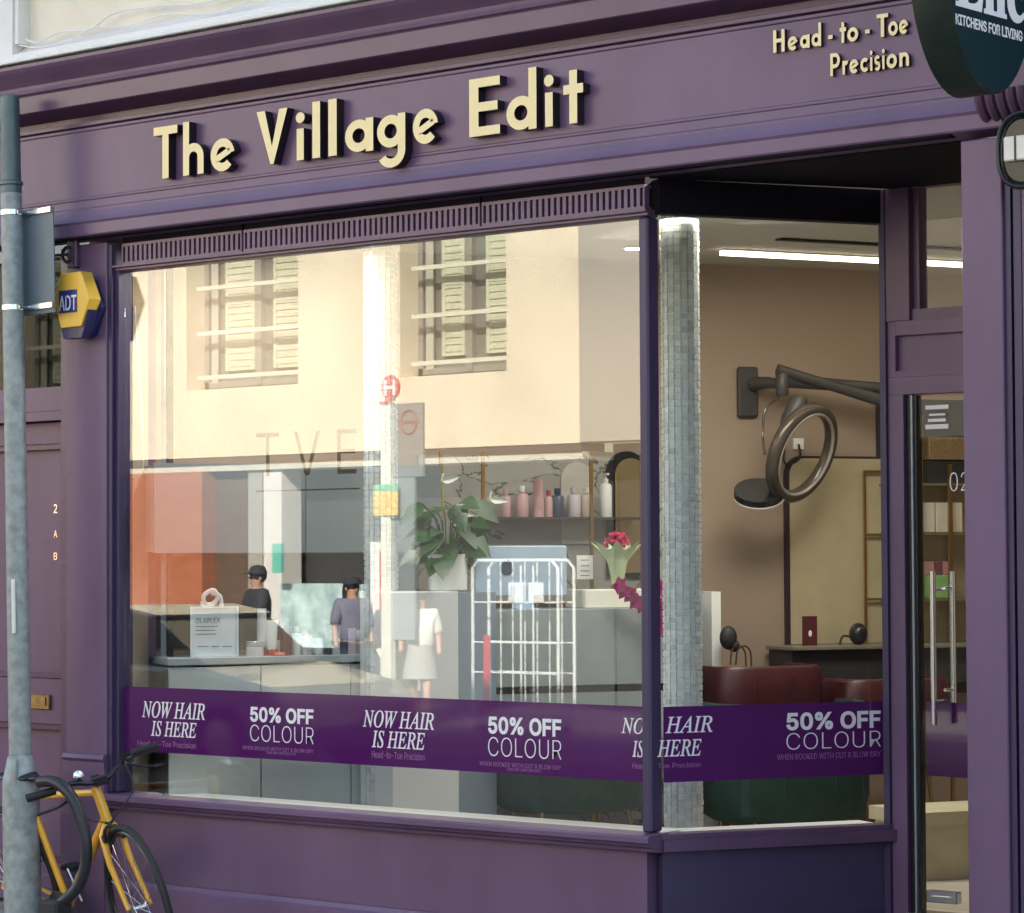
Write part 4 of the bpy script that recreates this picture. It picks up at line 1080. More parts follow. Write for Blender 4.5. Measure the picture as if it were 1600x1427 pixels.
# white box, bouquet, orchid, notice
zwb = rm(958, 921, .66).z
a, c_ = rm(915, 921, .66), rm(1045, 921, .66)
tag(B(ROOM).box(.42, .66, a.y, c_.y, zt_ + .001, zwb, ch=.004).build('counter_shelf', mat('bright_cream_box', (.9, .88, .76), .4)), 'cream white raised box on the desk under the bouquet', 'box')
NO = root('notice', 'small white printed notice behind the reception desk', 'notice', ROOM @ V((.3, -.6, 1.6)))
a, c_ = rm(901, 868, .5), rm(927, 905, .5)
B(ROOM).box(.495, .5, a.y, c_.y, c_.z, a.z).build('card', PAPER, NO)
b = B(ROOM)
for y in (875, 884, 892, 899):
    p, q = rm(907, y, .501), rm(921, y, .501); b.box(.5002, .501, p.y, q.y, p.z - .003, p.z + .001)
b.build('print_lines', GREYT, NO)
BQ = root('bouquet', 'magenta flower bouquet wrapped in pale green paper', 'flowers', ROOM @ V((.58, -.9, zwb)))
l = rm(965, 921, .58); ctr = ROOM @ V((.58, l.y, zwb)); htop = rm(965, 858, .58).z - zwb
b = B(); prof = [(.018, 0), (.03, .03), (.045, htop * .6), (.075, htop)]
b.lathe(prof, ctr, 14); b.build('wrapping', PAPERG, BQ)
for i in range(7):
    an = 2 * PI * i / 7; b = B()
    leaf_mesh(b, ctr + V((.05 * math.cos(an), .05 * math.sin(an), htop * .7)), (math.cos(an), math.sin(an), 1.1), (0, 0, 1), .13, .07, 0, .2, 0); b.build('paper_fold', PAPERG, BQ, fix=False)
for i in range(26):
    an = rg.uniform(0, 2 * PI); r_ = rg.uniform(0, .065); p = ctr + V((r_ * math.cos(an), r_ * math.sin(an), htop + .02 + rg.uniform(0, .05)))
    b = B()
    for k in range(6): b.ball(p + V((rg.uniform(-.012, .012), rg.uniform(-.012, .012), rg.uniform(-.008, .01))), .009, n=5)
    b.build('bloom', MAG, BQ, fix=False)
OR = root('orchid', 'dark purple orchid spray drooping beside the corner post', 'flowers', ROOM @ V((.7, -.7, zwb)))
pl_ = [ROOM @ rm(a_, b_, .78) for a_, b_ in ((962, 920), (972, 912), (985, 925), (1000, 945), (1020, 955), (1030, 975), (1036, 1000))]
B().tube(smooth(pl_, 4), .003, 5).build('stalk', mat('stalk_green', (.08, .12, .04), .6), OR)
for (a_, b_) in ((968, 915), (975, 924), (985, 930), (993, 940), (1003, 945), (1015, 950), (1028, 940), (1035, 955), (1022, 965), (1030, 975), (1034, 920), (1038, 965), (1028, 985)):
    p = ROOM @ rm(a_, b_, .80); b = B()
    for k in range(5):
        t_ = 2 * PI * k / 5 + rg.random(); leaf_mesh(b, p, _r * math.cos(t_) + _u * math.sin(t_), -_v, .045, .036, 0, .1, 0)
    b.build('bloom', ORCH, OR, fix=False)
B().tube([ROOM @ rm(1036, 955, .6), ROOM @ rm(1032, 1095, .6), ROOM @ rm(1032, 1200, .6)], .004, 6).build('stand', BLACK, OR)

# salon part: mirror, hood dryer, chairs, dressing table
MR = root('salon_mirror', 'large arched salon mirror with a dark frame on the tan wall', 'mirror', ROOM @ V((.02, .8, 1.2)))
l0 = rm(1229, 900, .03); zb_ = rm(1235, 1010, .03).z; zt2 = rm(1300, 713, .03).z
y1 = l0.y + 1.2
def rarch(b, off0, off1, y0, y1, z0, z1, R, mi=0):
    pr = [(y0, z0), (y1, z0), (y1, z1)] + [(y0 + R - R * math.sin(PI / 2 * i / 8), z1 - R + R * math.cos(PI / 2 * i / 8)) for i in range(9)]
    n = len(pr)
    b.add([(off0, y, z) for y, z in pr] + [(off1, y, z) for y, z in pr], [tuple(range(n)), tuple(range(n, 2 * n))[::-1]] + [(i, (i + 1) % n, n + (i + 1) % n, n + i) for i in range(n)], mi)
    return b
rarch(B(ROOM), .002, .028, l0.y, y1, zb_, zt2, .10).build('frame', mat('dark_bronze', (.035, .02, .025), .4), MR)
rarch(B(ROOM), .0285, .032, l0.y + .022, y1 - .02, zb_ + .01, zt2 - .012, .09).build('glass', mat('old_gold_glass', (.64, .55, .36), .3, metal=.35, var=.05), MR)
GS = root('brass_partition', 'brass gridded partition at the right of the salon mirror', 'partition', ROOM @ V((.1, 1.1, 1.2)))
b = B(ROOM)
l = rm(1350, 800, .06)
for dy in (0, .5): b.box(.05, .062, l.y + dy, l.y + dy + .012, 1.15, rm(1350, 735, .06).z)
for py_ in (735, 834, 935, 1005):
    z = rm(1350, py_, .06).z; b.box(.05, .0618, l.y + .0125, l.y + .4995, z - .012, z)
b.build('grid', BRASS, GS)
tb = rm(1300, 1010, .35)
DT = root('dressing_table', 'narrow dark dressing table below the salon mirror', 'table', ROOM @ V((.2, .8, FZ)))
l0 = rm(1235, 1012, .3)
B(ROOM).box(.035, .33, l0.y, l0.y + 1.3, tb.z - .02, tb.z, ch=.003).build('table_top', mat('grey_stone_top', (.20, .18, .14), .4, var=.2), DT)
B(ROOM).box(.035, .28, l0.y + .02, l0.y + 1.28, tb.z - .20, tb.z - .021).build('drawer', DARKI, DT)
for yy in (l0.y + .05, l0.y + .45, l0.y + 1.2): B(ROOM).tube([(.27, yy, tb.z - .2), (.27, yy, FZ)], .009, 8).build('leg', BRASS, DT)
a = rm(1266, 1005, .2)
MC = root('framed_menu', 'small maroon menu card standing below the salon mirror', 'card', ROOM @ V((.2, a.y, tb.z)))
B(ROOM).box(.19, .20, rm(1255, 1000, .2).y, rm(1277, 1000, .2).y, tb.z, rm(1266, 963, .2).z).build('card', mat('maroon_card', (.09, .015, .02), .5), MC)
B(ROOM).ball((.2012, a.y, rm(1266, 990, .2).z), .013, sq=(.1, .8, 1.3)).build('emblem', PAPER, MC)
KT = root('hairdryer', 'round dark hairdryer resting on the dressing table', 'hairdryer', ROOM @ V((.2, rm(1341, 1000, .2).y, tb.z)))
l = rm(1341, 990, .2); B(ROOM).ball((.2, l.y, tb.z + .055), .052, sq=(1, .9, 1.1)).build('body', BLACKG, KT)
B(ROOM).tube(smooth([(.2, l.y - .04, tb.z + .04), (.2, l.y - .09, tb.z + .045), (.2, l.y - .11, tb.z + .0)], 4), .006, 6).build('handle', BLACK, KT)

HD = root('hood_dryer', 'wall mounted ring hair processor with long grey arm on the tan wall', 'hair processor', ROOM @ V((.03, .27, 2.4)))
HG = mat('charcoal_plastic', (.055, .052, .048), .45, var=.1)
HR = mat('bronze_grey_ring', (.09, .075, .06), .25, metal=.3, var=.2)
b = rbox(1155, 573, 1186, 652, .002, .035, ch=.010); b.build('wall_plate', HG, HD)
P_ = lambda px_, py_, off: rm(px_, py_, off)
B(ROOM).tube([P_(1178, 600, .04), P_(1200, 598, .14), P_(1218, 600, .22)], [.038, .03, .026], 12).build('pivot', HG, HD)
B(ROOM).tube([P_(1218, 592, .22), P_(1285, 600, .24), P_(1390, 608, .3)], [.045, .032, .03], 12).build('upper_arm', HG, HD)
B(ROOM).tube([P_(1215, 578, .25), P_(1290, 600, .28), P_(1390, 630, .34)], [.03, .026, .034], 12).build('lower_arm', HG, HD)
B(ROOM).lathe([(.03, -.06), (.034, -.05), (.034, .05), (.026, .06)], P_(1222, 600, .25), 14).build('joint', HG, HD)
B(ROOM).tube(smooth([P_(1218, 620, .25), P_(1196, 640, .25), P_(1192, 680, .25), P_(1195, 710, .3)], 5), .006, 6).build('cable', HR, HD)
B(ROOM).tube(smooth([P_(1248, 694, .02), P_(1250, 715, .03), P_(1236, 725, .03), P_(1225, 722, .03), P_(1225, 695, .03), P_(1215, 675, .1)], 5), .006, 6).build('power_cable', BLACK, HD)
rbox(1240, 685, 1256, 702, .002, .012).build('socket', WHITE, HD)
rc = ROOM @ P_(1253, 708, .42)
# tilted ring facing the viewer's right
ra = (_r * .42 + _u * .905).normalized(); rb_ = ((_r * .905 - _u * .42) * .62 + _v * .785).normalized()
pts = [rc + ra * .232 * math.cos(2 * PI * i / 48) + rb_ * .232 * math.sin(2 * PI * i / 48) for i in range(48)]
nn = ra.cross(rb_)
B().tube(pts, .034, 12, closed=True).build('ring', HR, HD)
B().tube([p + (p - rc).normalized() * -.018 - nn * .026 for p in pts], .009, 8, closed=True).build('ring_rim', mat('pale_ring_rim', (.42, .40, .36), .3, metal=.4), HD)
hc = ROOM @ P_(1238, 650, .40)
b = B(); b.tube([hc + ra * -.10, hc + ra * -.02, hc + ra * .08, hc + ra * .11], [.03, .05, .05, .03], 12); b.build('control_head', HG, HD)
dc = ROOM @ P_(1186, 766, .36)
pts = [(1186, 766)]
b = B(); n_ = 28
ring = [dc + _r * .125 * math.cos(2 * PI * i / n_) + (_u * .060 + _v * .05) * math.sin(2 * PI * i / n_) for i in range(n_)]
ring2 = [p + (_u * -.035 + _v * .02) for p in ring]
b.add(ring + ring2, [tuple(range(n_)), tuple(range(n_, 2 * n_))[::-1]] + [(i, (i + 1) % n_, n_ + (i + 1) % n_, n_ + i) for i in range(n_)])
b.build('lower_disc', BLACKG, HD)
B().tube(ring2, .007, 6, closed=True).build('disc_rim', mat('pale_ring_rim', (.42, .40, .36)), HD)

def tub_chair(name, label, cat, m, off0, px0, px1, zb, zt, leg_z, group, e=2.6):
    y0, y1 = rm(px0, 1240, off0).y, rm(px1, 1240, off0).y
    w_ = y1 - y0; c_ = (y0 + y1) / 2; dpt = .55
    R_ = root(name, label, cat, ROOM @ V((off0 - dpt / 2, c_, FZ)), group=group)
    b = B(ROOM)
    # outer shell swept round the back which faces the street, open to the wall side
    n = 22; prof = [(0.80, 0), (.93, .06), (1.0, .2), (1.0, .75), (.985, .97), (.95, 1.0), (.86, 1.0), (.84, .95), (.82, .4)]
    vs = []; rows = len(prof)
    for i in range(n + 1):
        a = -PI * .62 + PI * 1.24 * i / n
        for (r_, h) in prof:
            ca, sa = math.cos(a), math.sin(a)
            rr = 1 / ((abs(ca) ** e + abs(sa) ** e) ** (1 / e))
            vs.append((off0 - dpt * .55 + dpt * .55 * ca * rr * r_, c_ + w_ / 2 * sa * rr * r_, zb + (zt - zb) * h))
    fs = [(i * rows + j, (i + 1) * rows + j, (i + 1) * rows + (j + 1) % rows, i * rows + (j + 1) % rows) for i in range(n) for j in range(rows)]
    fs += [tuple(range(rows)), tuple(range(n * rows, n * rows + rows))[::-1]]
    b.add(vs, fs, 0, True); b.build('shell', m, R_)
    for q in (-.35, .3):
        B(ROOM).tube([(off0 - dpt * .55 + dpt * .553 * (1 - abs(q) ** e * .5), c_ + w_ / 2 * q, zb + (zt - zb) * h) for h in (.22, .5, .9)], .0035, 6).build('seam', m, R_)
    sz = zb + (zt - zb) * .45
    B(ROOM).box(off0 - dpt * .95, off0 - dpt * .1, c_ - w_ * .40, c_ + w_ * .40, zb + .01, sz, ch=.03).build('seat', m, R_)
    for sx in (-1, 1):
        for sy in (-1, 1):
            x_ = off0 - dpt * .5 + sx * dpt * .3; yy = c_ + sy * w_ * .30
            B(ROOM).tube([(x_, yy, zb + .015), (x_ + sx * .03, yy + sy * .04, FZ)], [.011, .007], 8).build('leg', BRASS, R_)
    return R_
tub_chair('tub_chair', 'green velvet tub chair behind the angled side window', 'chair', GREEN_V, 1.15, 1146, 1392, .37, .93, 0, 'green tub chairs')
tub_chair('tub_chair', 'green velvet tub chair behind the right end of the front window', 'chair', GREEN_V, 1.05, 818, 1040, .45, .90, 0, 'green tub chairs')
tub_chair('salon_chair', 'maroon leather salon chair with its back to the window', 'chair', MAROON, .78, 1130, 1300, .62, 1.095, 0, 'maroon salon chairs', 6)
tub_chair('salon_chair', 'maroon leather salon chair partly hidden at the door side', 'chair', MAROON, .78, 1325, 1500, .60, 1.02, 0, 'maroon salon chairs', 6)
# handbag on the white panel side
HBg = root('handbag', 'black handbag with looped handles beside the maroon chair', 'bag', ROOM @ rm(1140, 1030, .7))
l = rm(1138, 1000, .62); B(ROOM).ball((.62, l.y, l.z + .01), .045, sq=(.8, 1, 1.3)).ball((.62, l.y + .03, l.z - .03), .03).build('body', BLACK, HBg)
for dy in (0, .03): B(ROOM).tube(smooth([(.64, l.y + dy, l.z - .12), (.64, l.y + dy + .01, l.z - .05), (.64, l.y + dy + .05, l.z - .03), (.64, l.y + dy + .08, l.z - .06), (.64, l.y + dy + .085, l.z - .13)], 4), .005, 6).build('handle', mat('brown_leather', (.08, .04, .02), .5), HBg)

# shelving seen through the door
DS = root('product_shelving', 'brass shelving with boxed products seen through the shop door', 'shelving', ROOM @ V((.1, 1.4, FZ)))
y0, y1 = rm(1408, 800, .25).y, rm(1580, 800, .25).y
for py_ in (755, 832, 935):
    z = rm(1470, py_, .25).z; B(ROOM).box(.01, .25, y0, y1, z - .014, z).build('shelf', mat('brass_shelf', (.20, .16, .09), .4, metal=.3), DS)
for px_ in (1440, 1486): l = rm(px_, 800, .27); B(ROOM).box(.252, .27, l.y - .010, l.y + .010, FZ, 2.35 if px_ < 1470 else 2.1).build('post', BRASS, DS)
B(ROOM).box(.002, .009, y0, y1, .9, 2.45).build('back_panel', DARKI, DS)
G3 = 'boxed products on the door shelving'
z_ = rm(1470, 832, .25).z
for i, (a_, b_) in enumerate(((1433, 1441), (1443, 1461), (1463, 1482), (1488, 1504))):
    p, q = rm(a_, 800, .22), rm(b_, 800, .22)
    tag(B(ROOM).box(.06, .22, p.y, q.y, z_, z_ + .155, ch=.003).build('product_box', PCR if i == 3 else mat('ivory_box', (.58, .55, .47), .6, var=.08)), ['narrow ivory box at the left of the door shelf', 'wide ivory box second from the left on the door shelf', 'ivory box just left of the brass post', 'cream box just right of the brass post'][i], 'box', G3)
z_ = rm(1470, 935, .25).z
p, q = rm(1440, 900, .23), rm(1482, 900, .23)
tag(B(ROOM).box(.06, .23, p.y, q.y, z_, z_ + .12, ch=.003).build('product_box', mat('lime_green_box', (.22, .42, .14), .5)), 'lime green box on the lower door shelf', 'box', G3)
for i in range(3):
    p = rm(1448 + i * 13, 900, .2); tag(B(ROOM).box(.08, .2, p.y, p.y + .045, z_ + .121, z_ + .19, ch=.002).build('product_box', mat(['pink_box', 'plum_box', 'rose_box'][i], [(.50, .25, .25), (.18, .05, .07), (.45, .20, .22)][i], .5)), ['pink box stacked on the lime green box', 'plum box stacked between two pink boxes', 'rose box stacked on the right of the lime box'][i], 'box', G3)
p, q = rm(1452, 700, .25), rm(1540, 700, .25); zz = rm(1470, 755, .25).z
tag(B(ROOM).box(.03, .25, p.y, q.y, zz + .12, zz + .24, ch=.004).build('wicker_basket', mat('wicker', (.20, .13, .06), .7, var=.25, scale=60)), 'tan wicker basket on the top shelf by the door', 'basket')
tag(B(ROOM).box(.03, .24, p.y, q.y, zz + .001, zz + .115).build('storage_box', BLACK), 'black storage box under the wicker basket', 'box')
# cream stone step seen low through the door glass
a, c_ = rm(1430, 1282, 1.9), rm(1600, 1300, 1.9)
tag(B(ROOM).box(1.7, 2.1, .0, 1.1, FZ, .44).box(1.68, 2.12, -.02, 1.12, .441, .50).build('low_bench', mat('cream_stone', (.50, .45, .30), .6, var=.1)), 'low cream topped bench inside the shop door', 'bench')

# ------------------------------------------------------------------ across the street (seen mirrored in the window)
OB = root('rendered_building', 'cream rendered building across the street with barred shuttered windows', 'building', (-16, -16, -.13))
BEIGE = mat('sunlit_cream_render', (.78, .69, .53), .85, var=.12, scale=.9, bump=.3, bscale=12)
GREYR = mat('grey_brown_and_shaded_render', (.40, .38, .34), .85, var=.05, scale=1.2)  # also stands in for the shaded stretch of the cream wall
w1 = (-16.87, -14.84); w2 = (-13.12, -11.43); w0 = (-20.4, -18.7); wz = (3.79, 6.05)
b = B()
zlo = 2.92; yF = -16.0; yB = -16.45
ends = [-26.0, w0[0], w0[1], w1[0], w1[1], w2[0], w2[1], -10.34]
for i in range(0, 8, 2): b.box(ends[i], ends[i + 1], yB, yF, wz[0], wz[1])
b.box(-26, -10.34, yB, yF, zlo, wz[0]).box(-26, -10.34, yB, yF, wz[1], 10.0)
b.build('wall', BEIGE, OB)
B().box(-26, 8, -24, yB - .01, 9.6, 9.9).build('roof', mat('roof_felt', (.08, .08, .08)), OB)
SHT = mat('pale_green_shutter', (.55, .57, .42), .6, var=.08); FRM = mat('grey_window_frame', (.25, .25, .22), .5)
PIP = mat('cream_rail', (.75, .72, .58), .5)
for (xa_, xb_) in (w0, w1, w2):
    f = B().box(xa_, xb_, -16.40, -16.32, wz[0], wz[0] + .12).box(xa_, xa_ + .08, -16.40, -16.32, wz[0], wz[1]).box(xb_ - .08, xb_, -16.40, -16.32, wz[0], wz[1]).box((xa_ + xb_) / 2 - .05, (xa_ + xb_) / 2 + .05, -16.40, -16.30, wz[0], wz[1])
    fo = f.build('window', FRM, OB)
    B().box(xa_, xb_, -16.39, -16.38, wz[0], wz[1]).build('pane', mat('grey_window_glass', (.17, .18, .16), .2), fo)
    for zz in (3.95, 4.52, 5.10, 5.68):
        B().box(xa_ + .12, xb_ - .0, -16.12, -16.07, zz - .025, zz + .025).build('rail', PIP, fo)
    mid = (xa_ + xb_) / 2
    for (sa, sb) in ((xa_ + .42, mid - .06), (mid + .28, xb_ - .05)):
        s_ = B().box(sa, sb, -16.325, -16.31, wz[0] + .25, wz[1])
        z = wz[0] + .3
        while z < wz[1]:
            s_.box(sa + .05, sb - .05, -16.309, -16.295, z, z + .06); z += .085
        s_.box(sa, sa + .05, -16.309, -16.29, wz[0] + .25, wz[1]).box(sb - .05, sb, -16.309, -16.29, wz[0] + .25, wz[1])
        s_.box(sa + .051, sb - .051, -16.309, -16.288, wz[0] + 1.1, wz[0] + 1.2)
        s_.build('shutter', SHT, fo)
    B().box(xa_ + .14, xa_ + .26, -16.33, -16.31, wz[0] + .1, wz[1]).build('curtain', mat('grey_curtain', (.42, .42, .36), .8), fo)
    B().box(xa_ + .002, xb_ - .002, -16.45, -16.03, wz[0] - .03, wz[0] - .001).build('sill', GREYR, fo)
GW = root('shade_toned_wing', 'right part of the cream building, its shade painted in as grey brown', 'building', (-6, -16, 0))
B().box(-10.335, 8, yB, yF - .0, 2.93, 10).build('wall', GREYR, GW)  # shade on the cream front put in as a darker wall colour
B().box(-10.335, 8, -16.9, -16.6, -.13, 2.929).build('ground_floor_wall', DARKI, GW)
# ground floor
GF = root('ground_floor_front', 'shaded grey ground floor shopfront under the cream building', 'shopfront', (-14, -16.4, -.13))
BRK = brick_mat('orange_brick', (.50, .15, .065), (.42, .12, .05), (.38, .16, .09))
BRKD = brick_mat('brown_brick', (.16, .09, .06), (.12, .07, .05), (.1, .08, .06))
x0 = opp(314, 800, 15.95).x
B().box(-26, x0, -16.35, -15.95, -.13, 2.74).build('brick_pier', BRK, GF)
B().box(x0 + .003, opp(376, 800, 16).x, -16.45, -16.2, -.13, 2.74).build('brown_brick_pier', BRKD, GF)
B().box(-26, -10.34, -16.45, -16.02, 2.83, 2.919).build('dark_beam', mat('dark_beam', (.05, .035, .035), .7), GF)
B().box(-26, -10.34, -16.6, -16.05, 2.741, 2.829).build('pale_beam', mat('pale_beam', (.62, .60, .50), .7), GF)
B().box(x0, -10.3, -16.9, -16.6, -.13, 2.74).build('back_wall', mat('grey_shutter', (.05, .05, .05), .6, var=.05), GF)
for (a_, b_, m_) in ((378, 400, 'g'), (402, 430, 'w')):
    p, q = opp(a_, 850, 16), opp(b_, 850, 16)
    B().box(p.x, q.x, -16.45, -16.1, -.13, 2.74).build('post', GREYR if m_ == 'g' else WHITEP, GF)
tag(B().box(opp(437, 900, 15.5).x, opp(566, 900, 15.5).x, -15.55, -15.5, .55, 1.32).build('poster_board', mat('turquoise_poster', (.55, .80, .82), .5, var=.45, scale=5)), 'low turquoise and white poster board before the far shopfront', 'poster board')
tag(B().box(opp(424, 895, 15.2).x, opp(438, 895, 15.2).x, -15.25, -15.2, 1.45, 1.80).build('green_sign', mat('mint_sign', (.18, .62, .48), .5)), 'small mint green sign beside the white post', 'sign')

# bus stop
bs = opp(606, 900, 13.0)
BS = root('bus_stop', 'white bus stop pole with a red H disc across the street', 'bus stop', (bs.x, -13, -.13))
PWH = mat('cream_white_post', (.80, .78, .66), .45)
zt_ = opp(606, 628, 13).z
B().box(bs.x - .075, bs.x + .06, -13.05, -12.95, -.13, zt_, ch=.012).build('pole', PWH, BS)
RED = mat('bus_stop_red', (.62, .035, .03), .4)
dc = opp(613, 606, 12.99)
B().lathe([(.130, -.012), (.135, 0), (.130, .012)], (dc.x, -12.95, dc.z), 28, ax='y').box(dc.x - .07, dc.x + .06, -12.96, -12.94, zt_ + .002, dc.z - .12).build('disc', RED, BS)
B().box(dc.x - .075, dc.x - .045, -12.937, -12.932, dc.z - .085, dc.z + .085).box(dc.x + .045, dc.x + .075, -12.937, -12.932, dc.z - .085, dc.z + .085).box(dc.x - .045, dc.x + .045, -12.937, -12.932, dc.z - .016, dc.z + .016).build('lettering', VWHITE, BS)
B().box(bs.x - .07, bs.x + .055, -12.949, -12.94, zt_ - .03, zt_ + .0).build('collar', RED, BS)
fa, fb = opp(618, 631, 13), opp(660, 745, 13)
B().box(bs.x + .061, fb.x, -13.03, -12.99, fb.z, fa.z, ch=.004).build('flag', mat('shaded_flag_grey', (.26, .27, .28), .5), BS)  # shadow-side grey put into the flag's colour
fc = ((bs.x + .06 + fb.x) / 2 + .03, fa.z - .20)
B().tube([(fc[0] + .11 * math.cos(2 * PI * i / 32), -12.988, fc[1] + .125 * math.sin(2 * PI * i / 32)) for i in range(32)], .013, 6, closed=True).box(fc[0] - .15, fc[0] + .15, -12.988, -12.984, fc[1] - .015, fc[1] + .015).build('roundel', mat('shaded_red', (.30, .12, .12), .5), BS)  # red dulled in the colour for the flag's shadow side
B().box(bs.x + .061, opp(646, 800, 13).x, -13.03, -13.0, opp(640, 1000, 13).z, fb.z - .002).build('lower_panel', mat('panel_grey', (.30, .34, .36), .5), BS)
ta, tb_ = opp(583, 768, 12.93), opp(620, 805, 12.93)
B().box(ta.x, tb_.x, -12.94, -12.92, tb_.z, ta.z).build('notice', mat('orange_yellow_notice', (.85, .52, .07), .5, var=.2, scale=30), BS)
B().box(ta.x, tb_.x, -12.94, -12.918, ta.z + .001, ta.z + .07).build('notice_header', mat('green_header', (.12, .50, .28), .5), BS)
sh0, sh1 = opp(582, 847, 13.6), opp(650, 960, 13.6)
BH = root('poster_case', 'white framed poster case with red edges behind the bus stop pole', 'poster case', ((sh0.x + sh1.x) / 2, -13.6, -.13))
B().box(sh0.x, sh0.x + .14, -13.65, -13.55, .2, sh0.z).box(sh1.x - .14, sh1.x, -13.65, -13.55, .2, sh0.z).box(sh0.x + .14, sh1.x - .14, -13.65, -13.55, sh0.z - .10, sh0.z).build('frame', WHITEP, BH)
B().box(sh0.x + .15, sh1.x - .15, -13.62, -13.58, .5, sh0.z - .11).build('panel', GREYR, BH)
B().box(sh0.x + .142, sh0.x + .19, -13.549, -13.54, .9, sh0.z - .12).box(sh1.x - .19, sh1.x - .142, -13.549, -13.54, .9, sh0.z - .12).build('red_edge', RED, BH)

# delivery cage
ca, cb = opp(737, 876, 12.6), opp(870, 876, 12.6)
RC_ = root('delivery_cage', 'empty white wire roll cage standing on the far pavement', 'roll cage', ((ca.x + cb.x) / 2, -12.6, -.13))
cz = opp(810, 876, 12.6).z; cz0 = .05
WW = mat('white_wire', (.85, .86, .84), .4)
for nm, y in (('side_frame', -12.6), ('side_frame', -12.85)):
    b = B()
    b.tube([(ca.x, y, cz0), (ca.x, y, cz - .08), (ca.x + .08, y, cz), (cb.x - .08, y, cz), (cb.x, y, cz - .08), (cb.x, y, cz0)], .017, 8)
    for zz in (cz0, cz - .42, cz - .82, cz - 1.12): b.tube([(ca.x, y, zz), (cb.x, y, zz)], .009, 6)
    b.build(nm, WW, RC_)
b = B()
for k in range(1, 7):
    x = ca.x + (cb.x - ca.x) * k / 7
    b.tube([(x, -12.85, cz0), (x, -12.85, cz)], .007, 6)
    if k in (4, 5): b.tube([(x, -12.6, cz0), (x, -12.6, cz - .05)], .010, 6)
b.build('wires', WW, RC_, kind='stuff')
B().box(ca.x, cb.x, -12.85, -12.6, cz0 - .03, cz0).build('base', GALV, RC_)
for x in (ca.x + .06, cb.x - .06):
    for y in (-12.64, -12.81): B().lathe([(.05, -.015), (.05, .015)], (x, y, -.075), 14, ax='x').build('castor', BLACK, RC_)
B().box(ca.x + .17, ca.x + .25, -12.58, -12.57, cz0, cz - .75).build('strap', mat('red_strap', (.70, .08, .09), .6), RC_)
for i, x in enumerate((cb.x - .62, cb.x - .36)):
    B().box(x, x + .19, -12.585, -12.575, cz - .42, cz - .22).build('tag_card', PAPER, RC_)

